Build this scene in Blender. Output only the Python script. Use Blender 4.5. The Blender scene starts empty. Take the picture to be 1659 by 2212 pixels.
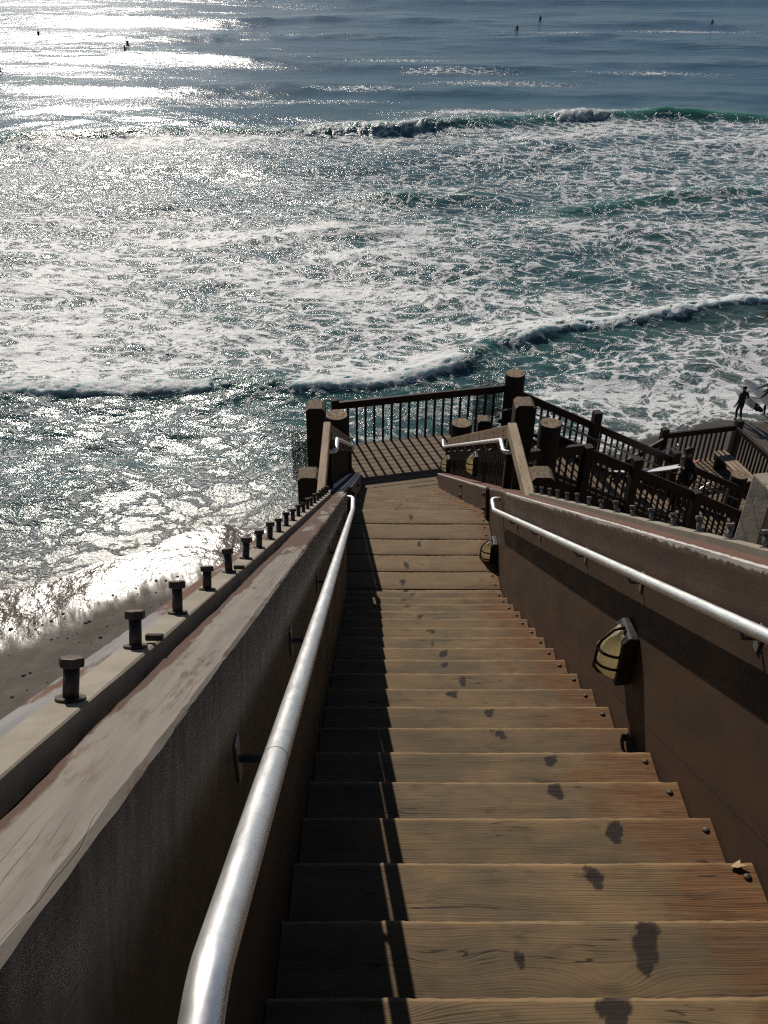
import bpy, bmesh, math, random
import numpy as np
from mathutils import Vector, Matrix, Euler

random.seed(7)
R = math.radians
scene = bpy.context.scene
COL = scene.collection

# ------------------------------------------------------------------ camera
PITCH, ROLL = 0.61308, 0.0114
CAM = Vector((0, 0, 20.0))
cd = bpy.data.cameras.new('camera')
cam = bpy.data.objects.new('camera', cd)
COL.objects.link(cam)
F = Vector((0, math.cos(PITCH), -math.sin(PITCH)))
U0 = Vector((0, math.sin(PITCH), math.cos(PITCH)))
R0 = Vector((1, 0, 0))
Uv = math.cos(ROLL) * U0 - math.sin(ROLL) * R0
Rv = math.cos(ROLL) * R0 + math.sin(ROLL) * U0
M = Matrix.Identity(4)
for i in range(3):
    M[i][0], M[i][1], M[i][2], M[i][3] = Rv[i], Uv[i], -F[i], CAM[i]
cam.matrix_world = M
cd.sensor_fit = 'VERTICAL'
cd.sensor_height = 24.0
cd.lens = 24.0 * 1912.0 / 2212.0
cd.clip_start, cd.clip_end = 0.05, 20000
scene.camera = cam

# ------------------------------------------------------------------ light
SUN_EL, SUN_AZ = R(33.6), R(-19.2)            # azimuth measured from +Y, negative = left
sv = Vector((math.sin(SUN_AZ) * math.cos(SUN_EL), math.cos(SUN_AZ) * math.cos(SUN_EL), math.sin(SUN_EL)))
sd = bpy.data.lights.new('sun', 'SUN')
sd.energy, sd.angle, sd.color = 5.0, R(0.53), (1.0, 0.93, 0.83)
sun = bpy.data.objects.new('sun', sd)
COL.objects.link(sun)
sun.rotation_euler = sv.to_track_quat('Z', 'Y').to_euler()
world = bpy.data.worlds.new('World')
scene.world = world
world.use_nodes = True
wt = world.node_tree
sky = wt.nodes.new('ShaderNodeTexSky')
sky.sky_type = 'NISHITA'
sky.sun_disc = False
sky.air_density = 0.85
sky.dust_density = 0.3
sky.ozone_density = 2.5
sky.sun_elevation, sky.sun_rotation = SUN_EL, SUN_AZ
bgn = wt.nodes['Background']
bgn.inputs['Strength'].default_value = 0.05
wt.links.new(sky.outputs[0], bgn.inputs['Color'])
scene.view_settings.view_transform = 'Standard'
scene.view_settings.look = 'None'
scene.view_settings.exposure = -0.35
scene.view_settings.gamma = 1.0
scene.cycles.max_bounces = 6
scene.cycles.use_denoising = False          # the glitter on the water is real fine detail
scene.cycles.filter_width = 1.3
scene.cycles.sample_clamp_indirect = 4.0
scene.cycles.caustics_reflective = False
scene.cycles.caustics_refractive = False

# ------------------------------------------------------------------ frames
PSI = 0.013116
TH = R(31.45)
CT, ST = math.cos(TH), math.sin(TH)
E_ = Vector((math.cos(PSI), math.sin(PSI), 0))          # across the stair
FW = Vector((-math.sin(PSI), math.cos(PSI), 0))         # down the stair, horizontal
ZV = Vector((0, 0, 1))
D_ = CT * FW - ST * ZV                                   # down the slope
N_ = ST * FW + CT * ZV                                   # square to the slope, up


def frame(x, y, z, o):
    m = Matrix.Identity(4)
    for i in range(3):
        m[i][0], m[i][1], m[i][2], m[i][3] = x[i], y[i], z[i], o[i]
    return m


SLOPE = frame(E_, D_, N_, CAM)                           # coordinates x, u, -h
YAW = frame(E_, FW, ZV, CAM)                             # coordinates x, y, z-20
DT = Vector((0.972, 0.235, 0)).normalized()              # along the deck's sea edge
DN = Vector((-DT.y, DT.x, 0))                            # out to sea from the deck
DECKZ = 20 - 9.217
DECK = frame(DT, DN, ZV, Vector((2.6, 16.2, DECKZ)))     # s, off, height over deck

# ------------------------------------------------------------------ builders
WM = {}


class MB:
    def __init__(self):
        self.bm = bmesh.new()

    def box(self, x0, x1, y0, y1, z0, z1, bev=0.0, m=None, seg=1):
        b = bmesh.new()
        bmesh.ops.create_cube(b, size=1.0)
        for v in b.verts:
            v.co = Vector(((x0 + x1) / 2 + v.co.x * (x1 - x0), (y0 + y1) / 2 + v.co.y * (y1 - y0), (z0 + z1) / 2 + v.co.z * (z1 - z0)))
        if bev > 0:
            bmesh.ops.bevel(b, geom=list(b.edges), offset=bev, segments=seg, affect='EDGES', profile=0.5)
        if m is not None:
            b.transform(m)
        self._add(b)
        return self

    def _add(self, b):
        me = bpy.data.meshes.new('tmp')
        b.to_mesh(me)
        b.free()
        self.bm.from_mesh(me)
        bpy.data.meshes.remove(me)

    def tube(self, pts, r, seg=14, caps=True, smooth=True):
        pts = [Vector(p) for p in pts]
        n = len(pts)
        rs = r if isinstance(r, (list, tuple)) else [r] * n
        rings = []
        ref = None
        for i, p in enumerate(pts):
            if i == 0:
                t = (pts[1] - p).normalized()
            elif i == n - 1:
                t = (p - pts[i - 1]).normalized()
            else:
                t = ((pts[i + 1] - p).normalized() + (p - pts[i - 1]).normalized()).normalized()
            if ref is None:
                a = Vector((0, 0, 1)) if abs(t.z) < 0.9 else Vector((1, 0, 0))
                ref = a.cross(t).normalized()
            ref = (ref - t * ref.dot(t)).normalized()
            b2 = t.cross(ref)
            rings.append([self.bm.verts.new(p + rs[i] * (math.cos(2 * math.pi * k / seg) * ref + math.sin(2 * math.pi * k / seg) * b2)) for k in range(seg)])
        for a, b in zip(rings[:-1], rings[1:]):
            for k in range(seg):
                f = self.bm.faces.new((a[k], a[(k + 1) % seg], b[(k + 1) % seg], b[k]))
                f.smooth = smooth
        if caps:
            self.bm.faces.new(list(reversed(rings[0])))
            self.bm.faces.new(rings[-1])
        return self

    def prism(self, poly, z0, z1, m=None, bev=0.0):
        b = bmesh.new()
        lo = [b.verts.new((p[0], p[1], z0)) for p in poly]
        hi = [b.verts.new((p[0], p[1], z1)) for p in poly]
        n = len(poly)
        b.faces.new(list(reversed(lo)))
        b.faces.new(hi)
        for k in range(n):
            b.faces.new((lo[k], lo[(k + 1) % n], hi[(k + 1) % n], hi[k]))
        bmesh.ops.recalc_face_normals(b, faces=list(b.faces))
        if bev > 0:
            bmesh.ops.bevel(b, geom=list(b.edges), offset=bev, segments=2, affect='EDGES', profile=0.5)
        if m is not None:
            b.transform(m)
        self._add(b)
        return self

    def sphere(self, c, r, seg=12, rings=8):
        b = bmesh.new()
        bmesh.ops.create_uvsphere(b, u_segments=seg, v_segments=rings, radius=1)
        for v in b.verts:
            v.co = Vector(c) + Vector((v.co.x * r[0], v.co.y * r[1], v.co.z * r[2]))
        for f in b.faces:
            f.smooth = True
        self._add(b)
        return self


def empty(name, loc, label, cat, group=None, kind=None):
    o = bpy.data.objects.new(name, None)
    COL.objects.link(o)
    o.location = loc
    o.empty_display_size = 0.1
    WM[o] = Matrix.Translation(Vector(loc))
    tag(o, label, cat, group, kind)
    return o


def tag(o, label=None, cat=None, group=None, kind=None):
    if label:
        o['label'] = label
    if cat:
        o['category'] = cat
    if group:
        o['group'] = group
    if kind:
        o['kind'] = kind
    return o


def build(name, mb, mats, parent=None, m=None, pick=None):
    if isinstance(mb, bpy.types.Mesh):
        bm = bmesh.new()
        bm.from_mesh(mb)
        bpy.data.meshes.remove(mb)
    else:
        bm = mb.bm if isinstance(mb, MB) else mb
    me = bpy.data.meshes.new(name)
    bmesh.ops.recalc_face_normals(bm, faces=list(bm.faces))
    if not isinstance(mats, (list, tuple)):
        mats = [mats]
    if pick:
        bm.normal_update()
        for f in bm.faces:
            f.material_index = pick(f)
    bm.to_mesh(me)
    bm.free()
    for k in mats:
        me.materials.append(k)
    o = bpy.data.objects.new(name, me)
    COL.objects.link(o)
    m = m or Matrix.Identity(4)
    WM[o] = m.copy()
    if parent is not None:
        o.parent = parent
        o.matrix_basis = WM[parent].inverted() @ m
    else:
        o.matrix_world = m
    return o


def dup_part(o, m, parent=None):
    c = o.copy()
    COL.objects.link(c)
    p = parent or o.parent
    c.parent = p
    c.matrix_basis = WM[p].inverted() @ m if p else m
    WM[c] = m.copy()
    return c


def T(x, y, z):
    return Matrix.Translation(Vector((x, y, z)))


# ------------------------------------------------------------------ materials
class NT:
    def __init__(self, name):
        self.m = bpy.data.materials.new(name)
        self.m.use_nodes = True
        self.t = self.m.node_tree
        self.b = self.t.nodes['Principled BSDF']
        self.out = self.t.nodes['Material Output']

    def node(self, typ, **kw):
        n = self.t.nodes.new(typ)
        for k, v in kw.items():
            setattr(n, k, v)
        return n

    def set(self, sock, v):
        if hasattr(v, 'is_output'):
            self.t.links.new(v, sock)
        else:
            if isinstance(v, (tuple, list)) and len(v) == 3 and sock.type == 'RGBA':
                v = (*v, 1)
            sock.default_value = v

    def obj(self):
        return self.node('ShaderNodeTexCoord').outputs['Object']

    def pos(self):
        return self.node('ShaderNodeNewGeometry').outputs['Position']

    def rnd(self):
        return self.node('ShaderNodeObjectInfo').outputs['Random']

    def math(self, op, a, b=0.0, c=None, clamp=False):
        n = self.node('ShaderNodeMath', operation=op)
        n.use_clamp = clamp
        self.set(n.inputs[0], a)
        self.set(n.inputs[1], b)
        if c is not None:
            self.set(n.inputs[2], c)
        return n.outputs[0]

    def vm(self, op, a, b=(0, 0, 0)):
        n = self.node('ShaderNodeVectorMath', operation=op)
        self.set(n.inputs[0], a)
        self.set(n.inputs[1], b)
        return n.outputs[0]

    def sep(self, v):
        n = self.node('ShaderNodeSeparateXYZ')
        self.set(n.inputs[0], v)
        return n.outputs

    def comb(self, x, y, z=0.0):
        n = self.node('ShaderNodeCombineXYZ')
        self.set(n.inputs[0], x)
        self.set(n.inputs[1], y)
        self.set(n.inputs[2], z)
        return n.outputs[0]

    def noise(self, v, scale=1.0, detail=4, rough=0.55, dist=0.0, out='Fac'):
        n = self.node('ShaderNodeTexNoise')
        self.set(n.inputs['Vector'], v)
        n.inputs['Scale'].default_value = scale
        n.inputs['Detail'].default_value = detail
        n.inputs['Roughness'].default_value = rough
        n.inputs['Distortion'].default_value = dist
        return n.outputs[out]

    def voro(self, v, scale=1.0, feature='F1', rand=1.0):
        n = self.node('ShaderNodeTexVoronoi', feature=feature)
        self.set(n.inputs['Vector'], v)
        n.inputs['Scale'].default_value = scale
        n.inputs['Randomness'].default_value = rand
        return n.outputs['Distance']

    def smooth(self, v, lo, hi, a=0.0, b=1.0):
        n = self.node('ShaderNodeMapRange', interpolation_type='SMOOTHSTEP')
        self.set(n.inputs[0], v)
        self.set(n.inputs[1], lo)
        self.set(n.inputs[2], hi)
        self.set(n.inputs[3], a)
        self.set(n.inputs[4], b)
        return n.outputs[0]

    def lin(self, v, lo, hi, a=0.0, b=1.0):
        n = self.node('ShaderNodeMapRange')
        self.set(n.inputs[0], v)
        self.set(n.inputs[1], lo)
        self.set(n.inputs[2], hi)
        self.set(n.inputs[3], a)
        self.set(n.inputs[4], b)
        return n.outputs[0]

    def mix(self, f, a, b, blend='MIX'):
        n = self.node('ShaderNodeMix', data_type='RGBA', blend_type=blend)
        self.set(n.inputs[0], f)
        self.set(n.inputs[6], a)
        self.set(n.inputs[7], b)
        return n.outputs[2]

    def attr(self, name):
        return self.node('ShaderNodeAttribute', attribute_name=name).outputs['Fac']

    def bump(self, h, strength=0.5, dist=0.01, normal=None):
        n = self.node('ShaderNodeBump')
        self.set(n.inputs['Height'], h)
        n.inputs['Strength'].default_value = strength
        n.inputs['Distance'].default_value = dist
        if normal is not None:
            self.set(n.inputs['Normal'], normal)
        return n.outputs[0]

    def fin(self, color, rough=0.7, metal=0.0, normal=None, spec=None, ior=None):
        self.set(self.b.inputs['Base Color'], color)
        self.set(self.b.inputs['Roughness'], rough)
        self.set(self.b.inputs['Metallic'], metal)
        if normal is not None:
            self.set(self.b.inputs['Normal'], normal)
        if spec is not None:
            self.set(self.b.inputs['Specular IOR Level'], spec)
        if ior is not None:
            self.set(self.b.inputs['IOR'], ior)
        return self.m


def swz(n, axis):
    s = n.sep(n.obj())
    return (s[0], s[1], s[2]) if axis == 'X' else ((s[1], s[0], s[2]) if axis == 'Y' else (s[2], s[0], s[1]))


def wood(name, dark, mid, light, axis='X', line=0.0075, rust=None, stain=0.0, rough=0.75, knots=True, bumpd=0.003, seam=None):
    n = NT(name)
    l, a, z = swz(n, axis)
    rnd = n.rnd()
    l = n.math('ADD', l, n.math('MULTIPLY', rnd, 37.0))
    a0 = a
    a = n.math('ADD', a, n.math('MULTIPLY', rnd, 91.0))
    lo = n.noise(n.comb(n.math('MULTIPLY', l, 1.3), n.math('MULTIPLY', a, 6.0), rnd), 1.0, 3, 0.5)
    warp = n.math('MULTIPLY', n.math('SUBTRACT', lo, 0.5), 0.05)
    kd = None
    if knots:
        kd = n.voro(n.comb(n.math('MULTIPLY', l, 1.5), n.math('MULTIPLY', a, 3.6), 0.0), 1.0)
        kb = n.math('POWER', 2.718, n.math('MULTIPLY', n.math('MULTIPLY', kd, kd), -26.0))
        warp = n.math('ADD', warp, n.math('MULTIPLY', kb, 0.06))
    ph = n.math('ADD', n.math('ADD', a, z), warp)
    fine = n.noise(n.comb(n.math('MULTIPLY', l, 5.0), n.math('MULTIPLY', ph, 260.0), rnd), 1.0, 3, 0.6)
    med = n.noise(n.comb(n.math('MULTIPLY', l, 2.0), n.math('MULTIPLY', ph, 60.0), rnd), 1.0, 2, 0.5)
    ring = n.math('SINE', n.math('ADD', n.math('MULTIPLY', ph, 6.283 / line), n.math('MULTIPLY', med, 9.0)))
    ring = n.math('ADD', n.math('MULTIPLY', ring, 0.5), 0.5)
    ringm = n.math('MULTIPLY', n.math('POWER', ring, 2.2), n.smooth(lo, 0.3, 0.75))
    str_ = n.noise(n.comb(n.math('MULTIPLY', l, 2.6), n.math('MULTIPLY', ph, 95.0), rnd), 1.0, 4, 0.7)
    g = n.math('ADD', n.math('ADD', n.math('MULTIPLY', ringm, 0.24), n.math('MULTIPLY', fine, 0.42)), n.math('MULTIPLY', str_, 0.36))
    tone = n.noise(n.comb(n.math('MULTIPLY', l, 3.0), n.math('MULTIPLY', a, 7.0), rnd), 1.0, 5, 0.6)
    c = n.mix(n.smooth(tone, 0.35, 0.68), mid, light)
    c = n.mix(n.smooth(g, 0.36, 0.85, 0, 0.85), c, dark)
    if knots:
        sel = n.smooth(n.noise(n.comb(n.math('MULTIPLY', l, 1.5), n.math('MULTIPLY', a, 3.6), 0.0), 0.9, 0), 0.5, 0.56)
        c = n.mix(n.math('MULTIPLY', n.smooth(kd, 0.10, 0.03), n.math('MULTIPLY', sel, 0.75)), c, tuple(q * 0.5 for q in dark))
    dirt = n.noise(n.comb(n.math('MULTIPLY', l, 4.0), n.math('MULTIPLY', a, 9.0), rnd), 1.3, 6, 0.65)
    c = n.mix(n.smooth(dirt, 0.56, 0.75, 0, 0.55 + stain), c, tuple(q * 0.55 for q in dark))
    if rust:
        x0, x1 = rust
        rn = n.noise(n.comb(n.math('MULTIPLY', l, 6.0), n.math('MULTIPLY', a, 5.0), rnd), 1.0, 4, 0.6)
        sx = swz(n, axis)[0]
        e = n.math('ADD', sx, n.math('MULTIPLY', n.math('SUBTRACT', rn, 0.5), 0.75))
        rm = n.math('MULTIPLY', n.smooth(e, x0, x1, 0, 0.92), n.smooth(n.noise(n.comb(n.math('MULTIPLY', l, 9.0), n.math('MULTIPLY', a, 14.0), rnd), 1.0, 4, 0.65), 0.25, 0.6, 0.45, 1.0))
        rc = n.mix(n.smooth(fine, 0.35, 0.7), (0.225, 0.100, 0.038), (0.075, 0.032, 0.016))
        c = n.mix(rm, c, rc)
    c = n.mix(n.lin(n.math('FRACT', n.math('MULTIPLY', rnd, 7.31)), 0.0, 1.0, 0.0, 0.34), c, tuple(q * 0.55 for q in mid))
    ck = n.math('ABSOLUTE', n.math('SUBTRACT', n.noise(n.comb(n.math('MULTIPLY', l, 1.4), n.math('MULTIPLY', ph, 24.0), rnd), 1.0, 3, 0.6), 0.5))
    ckon = n.smooth(n.noise(n.comb(n.math('MULTIPLY', l, 2.2), n.math('MULTIPLY', a, 12.0), n.math('ADD', rnd, 4.0)), 1.0, 2, 0.5), 0.55, 0.62)
    ckm = n.math('MULTIPLY', n.smooth(ck, 0.014, 0.004), ckon)
    c = n.mix(n.math('MULTIPLY', ckm, 0.85), c, tuple(q * 0.3 for q in dark))
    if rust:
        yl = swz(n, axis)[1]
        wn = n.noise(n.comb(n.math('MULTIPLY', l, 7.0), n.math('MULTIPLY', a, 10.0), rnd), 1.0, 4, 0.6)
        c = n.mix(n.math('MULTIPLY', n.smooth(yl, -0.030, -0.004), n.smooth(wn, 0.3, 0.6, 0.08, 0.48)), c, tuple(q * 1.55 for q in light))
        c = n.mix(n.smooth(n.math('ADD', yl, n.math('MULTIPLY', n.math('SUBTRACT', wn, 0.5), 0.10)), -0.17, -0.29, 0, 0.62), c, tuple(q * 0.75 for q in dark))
    wv = n.attr('wet')
    wcol = n.mix(n.smooth(fine, 0.35, 0.7), (0.030, 0.019, 0.017), (0.014, 0.009, 0.008))
    c = n.mix(n.math('MULTIPLY', wv, 0.97), c, wcol)
    h = n.math('ADD', n.math('MULTIPLY', g, -1.0), n.math('MULTIPLY', fine, -0.4))
    return n.fin(c, n.lin(fine, 0.3, 0.7, rough - 0.08, rough + 0.1), 0, n.bump(h, 0.65, bumpd), spec=0.25)


def rough_mat(name, c1, c2, scale=8.0, rough=0.7, metal=0.0, bump=0.2, bd=0.004, c3=None, t3=(0.6, 0.7), stretch=(1, 1, 1), spec=0.4):
    n = NT(name)
    p = n.vm('ADD', n.vm('MULTIPLY', n.obj(), stretch), n.comb(n.math('MULTIPLY', n.rnd(), 31.0), n.math('MULTIPLY', n.rnd(), 17.0), 0.0))
    f = n.noise(p, scale, 6, 0.62)
    c = n.mix(n.smooth(f, 0.35, 0.65), c1, c2)
    if c3:
        f3 = n.noise(p, scale * 0.45, 7, 0.7)
        c = n.mix(n.smooth(f3, *t3), c, c3)
    fb = n.noise(p, scale * 6, 4, 0.6)
    return n.fin(c, n.lin(f, 0.3, 0.7, rough - 0.1, rough + 0.1), metal, n.bump(n.math('ADD', fb, f), bump, bd), spec=spec)


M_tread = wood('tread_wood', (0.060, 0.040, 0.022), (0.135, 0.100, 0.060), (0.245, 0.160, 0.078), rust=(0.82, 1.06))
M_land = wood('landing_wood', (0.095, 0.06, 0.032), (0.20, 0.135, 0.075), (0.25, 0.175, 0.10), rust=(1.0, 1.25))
M_deck = wood('deck_wood', (0.09, 0.062, 0.04), (0.20, 0.14, 0.09), (0.26, 0.19, 0.125), line=0.01)
M_guard = wood('guard_wood', (0.10, 0.065, 0.04), (0.22, 0.145, 0.085), (0.32, 0.23, 0.145), line=0.012, axis='Y')
M_cap = wood('cap_wood', (0.12, 0.085, 0.055), (0.36, 0.27, 0.18), (0.46, 0.36, 0.25), line=0.014, axis='Y', knots=False, bumpd=0.006)
M_dark = rough_mat('dark_stained_wood', (0.026, 0.018, 0.013), (0.05, 0.033, 0.023), 9, 0.65, stretch=(1, 1, 1), spec=0.3)
M_rail = rough_mat('brown_rail_wood', (0.018, 0.011, 0.008), (0.036, 0.022, 0.015), 7, 0.6, spec=0.3)
M_post = rough_mat('post_timber', (0.014, 0.010, 0.007), (0.034, 0.022, 0.015), 7, 0.75, stretch=(3, 3, 0.5), bump=0.4)
M_posttop = rough_mat('weathered_end_grain', (0.20, 0.15, 0.10), (0.10, 0.07, 0.045), 22, 0.85, bump=0.5)
M_piletop = rough_mat('pile_end_grain', (0.28, 0.2, 0.125), (0.12, 0.08, 0.05), 16, 0.85, bump=0.5, c3=(0.05, 0.034, 0.022), t3=(0.55, 0.68))
M_steel = rough_mat('dark_bolt_steel', (0.05, 0.042, 0.036), (0.10, 0.075, 0.058), 40, 0.55, 0.35, 0.3, 0.001)
M_galv = rough_mat('grey_bolt_steel', (0.16, 0.16, 0.155), (0.26, 0.25, 0.235), 40, 0.5, 0.35, 0.3, 0.001)
M_bar = rough_mat('pale_weathered_bar', (0.30, 0.262, 0.205), (0.245, 0.212, 0.165), 9, 0.8, bump=0.25, bd=0.002, c3=(0.24, 0.205, 0.16), t3=(0.62, 0.8))
M_core = rough_mat('dark_steel_core', (0.02, 0.016, 0.014), (0.04, 0.028, 0.022), 9, 0.8)  # steel in a mottled dark brown
M_black = rough_mat('black_cast_metal', (0.018, 0.018, 0.019), (0.04, 0.038, 0.036), 30, 0.5, 0.2, 0.25, 0.001)
M_cage = rough_mat('rusty_cage_metal', (0.03, 0.02, 0.018), (0.07, 0.035, 0.025), 30, 0.55, 0.3, 0.25, 0.001)
M_neo = rough_mat('black_neoprene', (0.012, 0.012, 0.014), (0.02, 0.02, 0.024), 12, 0.6, spec=0.3)
M_skin = rough_mat('skin', (0.32, 0.17, 0.11), (0.26, 0.13, 0.085), 12, 0.55)
M_hair = rough_mat('dark_hair', (0.015, 0.011, 0.009), (0.03, 0.02, 0.014), 60, 0.6)
M_board = rough_mat('white_surfboard', (0.78, 0.78, 0.77), (0.72, 0.72, 0.72), 4, 0.25, bump=0.02)
M_boarddark = rough_mat('dark_tail_pad', (0.02, 0.02, 0.022), (0.035, 0.035, 0.035), 20, 0.8)
M_red = rough_mat('red_deck_print', (0.45, 0.10, 0.08), (0.36, 0.08, 0.07), 10, 0.35, bump=0.02)
M_logo = rough_mat('pale_print', (0.55, 0.56, 0.56), (0.5, 0.5, 0.5), 10, 0.6)
M_leaf = rough_mat('dark_spiky_leaf', (0.010, 0.014, 0.008), (0.022, 0.028, 0.013), 9, 0.8, spec=0.15)
M_dryleaf = rough_mat('dry_succulent_leaf', (0.16, 0.15, 0.06), (0.25, 0.2, 0.09), 9, 0.6)
M_bluff = rough_mat('bluff_earth', (0.10, 0.075, 0.05), (0.17, 0.13, 0.09), 1.5, 0.95, bump=0.8, bd=0.08, c3=(0.05, 0.06, 0.025), t3=(0.5, 0.6))
M_chip = rough_mat('pale_splinter', (0.5, 0.38, 0.24), (0.42, 0.3, 0.18), 30, 0.8)
M_pebble = rough_mat('pebble', (0.03, 0.027, 0.024), (0.10, 0.09, 0.08), 3, 0.6)


def alu(name):
    n = NT(name)
    s = n.sep(n.obj())
    f = n.noise(n.comb(n.math('MULTIPLY', s[0], 60.0), n.math('MULTIPLY', s[1], 8.0), n.math('MULTIPLY', s[2], 60.0)), 1.0, 4, 0.6)
    sp = n.noise(n.obj(), 22.0, 5, 0.65)
    c = n.mix(n.smooth(sp, 0.5, 0.72), (0.90, 0.90, 0.90), (0.76, 0.76, 0.78))
    return n.fin(c, n.lin(f, 0.3, 0.7, 0.36, 0.50), 0.85, n.bump(f, 0.08, 0.001))


M_alu = alu('brushed_aluminium')
M_dull = rough_mat('dull_grey_pipe', (0.20, 0.20, 0.20), (0.30, 0.29, 0.28), 14, 0.5, 0.6, 0.1, 0.001)


def lens_mat():
    n = NT('cream_lamp_glass')
    f = n.noise(n.obj(), 14.0, 5, 0.6)
    c = n.mix(n.smooth(f, 0.4, 0.7), (0.84, 0.76, 0.55), (0.70, 0.60, 0.40))
    n.fin(c, 0.35, 0, n.bump(f, 0.1, 0.002))
    tr = n.node('ShaderNodeBsdfTranslucent')
    n.set(tr.inputs[0], (0.92, 0.82, 0.58))
    mx = n.node('ShaderNodeMixShader')
    mx.inputs[0].default_value = 0.75
    n.t.links.new(n.b.outputs[0], mx.inputs[1])
    n.t.links.new(tr.outputs[0], mx.inputs[2])
    n.t.links.new(mx.outputs[0], n.out.inputs[0])
    return n.m


M_lens = lens_mat()


def worn_top(name, paint, bare, thr0, thr1, crack=True, edge=None, chipx=None):
    """top of a timber: old paint worn through to bare wood, more or less along its length (local Y)"""
    n = NT(name)
    x, u, z = n.sep(n.obj())
    p = n.comb(n.math('MULTIPLY', x, 9.0), n.math('MULTIPLY', u, 1.6), n.math('MULTIPLY', z, 9.0))
    a = n.noise(p, 1.0, 8, 0.62, 0.3)
    b = n.noise(n.comb(n.math('MULTIPLY', x, 60.0), n.math('MULTIPLY', u, 14.0), 0.0), 1.0, 5, 0.7)
    v = n.math('ADD', n.math('MULTIPLY', a, 0.8), n.math('MULTIPLY', b, 0.2))
    if edge:                                   # bare strip kept along one edge
        v = n.math('ADD', v, n.smooth(x, edge[0], edge[1], 0, edge[2]))
    t = n.lin(u, 1.0, 3.6, thr0, thr1)
    m = n.smooth(n.math('SUBTRACT', v, t), -0.035, 0.035)
    cb = n.mix(n.noise(p, 3.0, 5, 0.6), bare, tuple(q * 0.55 for q in bare))
    tone = n.noise(n.comb(n.math('MULTIPLY', x, 30.0), n.math('MULTIPLY', u, 2.5), 0.0), 1.0, 6, 0.65)
    cp = n.mix(n.smooth(tone, 0.35, 0.7), paint, tuple(q * 0.72 for q in paint))
    c = n.mix(m, cb, cp)
    h = n.math('ADD', n.math('MULTIPLY', m, 0.6), n.math('MULTIPLY', b, 0.4))
    if crack:
        w = n.noise(n.comb(n.math('MULTIPLY', x, 3.0), n.math('MULTIPLY', u, 2.2), 0.0), 1.0, 3, 0.5)
        cr = n.math('ABSOLUTE', n.math('SINE', n.math('ADD', n.math('MULTIPLY', x, 230.0), n.math('MULTIPLY', w, 15.0))))
        on = n.smooth(n.noise(n.comb(n.math('MULTIPLY', x, 14.0), n.math('MULTIPLY', u, 1.3), 3.0), 1.0, 3, 0.5), 0.47, 0.56)
        cm = n.math('MULTIPLY', n.smooth(cr, 0.10, 0.02), on)
        mot = n.noise(n.comb(n.math('MULTIPLY', x, 26.0), n.math('MULTIPLY', u, 5.0), 1.0), 1.0, 7, 0.7)
        c = n.mix(n.smooth(mot, 0.53, 0.66, 0, 0.65), c, tuple(q * 1.2 for q in bare))
        c = n.mix(n.math('MULTIPLY', cm, 0.9), c, (0.05, 0.03, 0.022))
        h = n.math('SUBTRACT', h, cm)
    if chipx is not None:
        cn = n.noise(n.comb(n.math('MULTIPLY', u, 16.0), n.math('MULTIPLY', x, 60.0), 0.0), 1.0, 6, 0.7)
        e = n.math('SUBTRACT', n.math('ADD', chipx, n.math('MULTIPLY', n.math('SUBTRACT', cn, 0.42), 0.05)), x)
        c = n.mix(n.smooth(e, -0.002, 0.002), c, (0.60, 0.56, 0.52))
    return n.fin(c, 0.72, 0, n.bump(h, 0.5, 0.003), spec=0.3)


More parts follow.
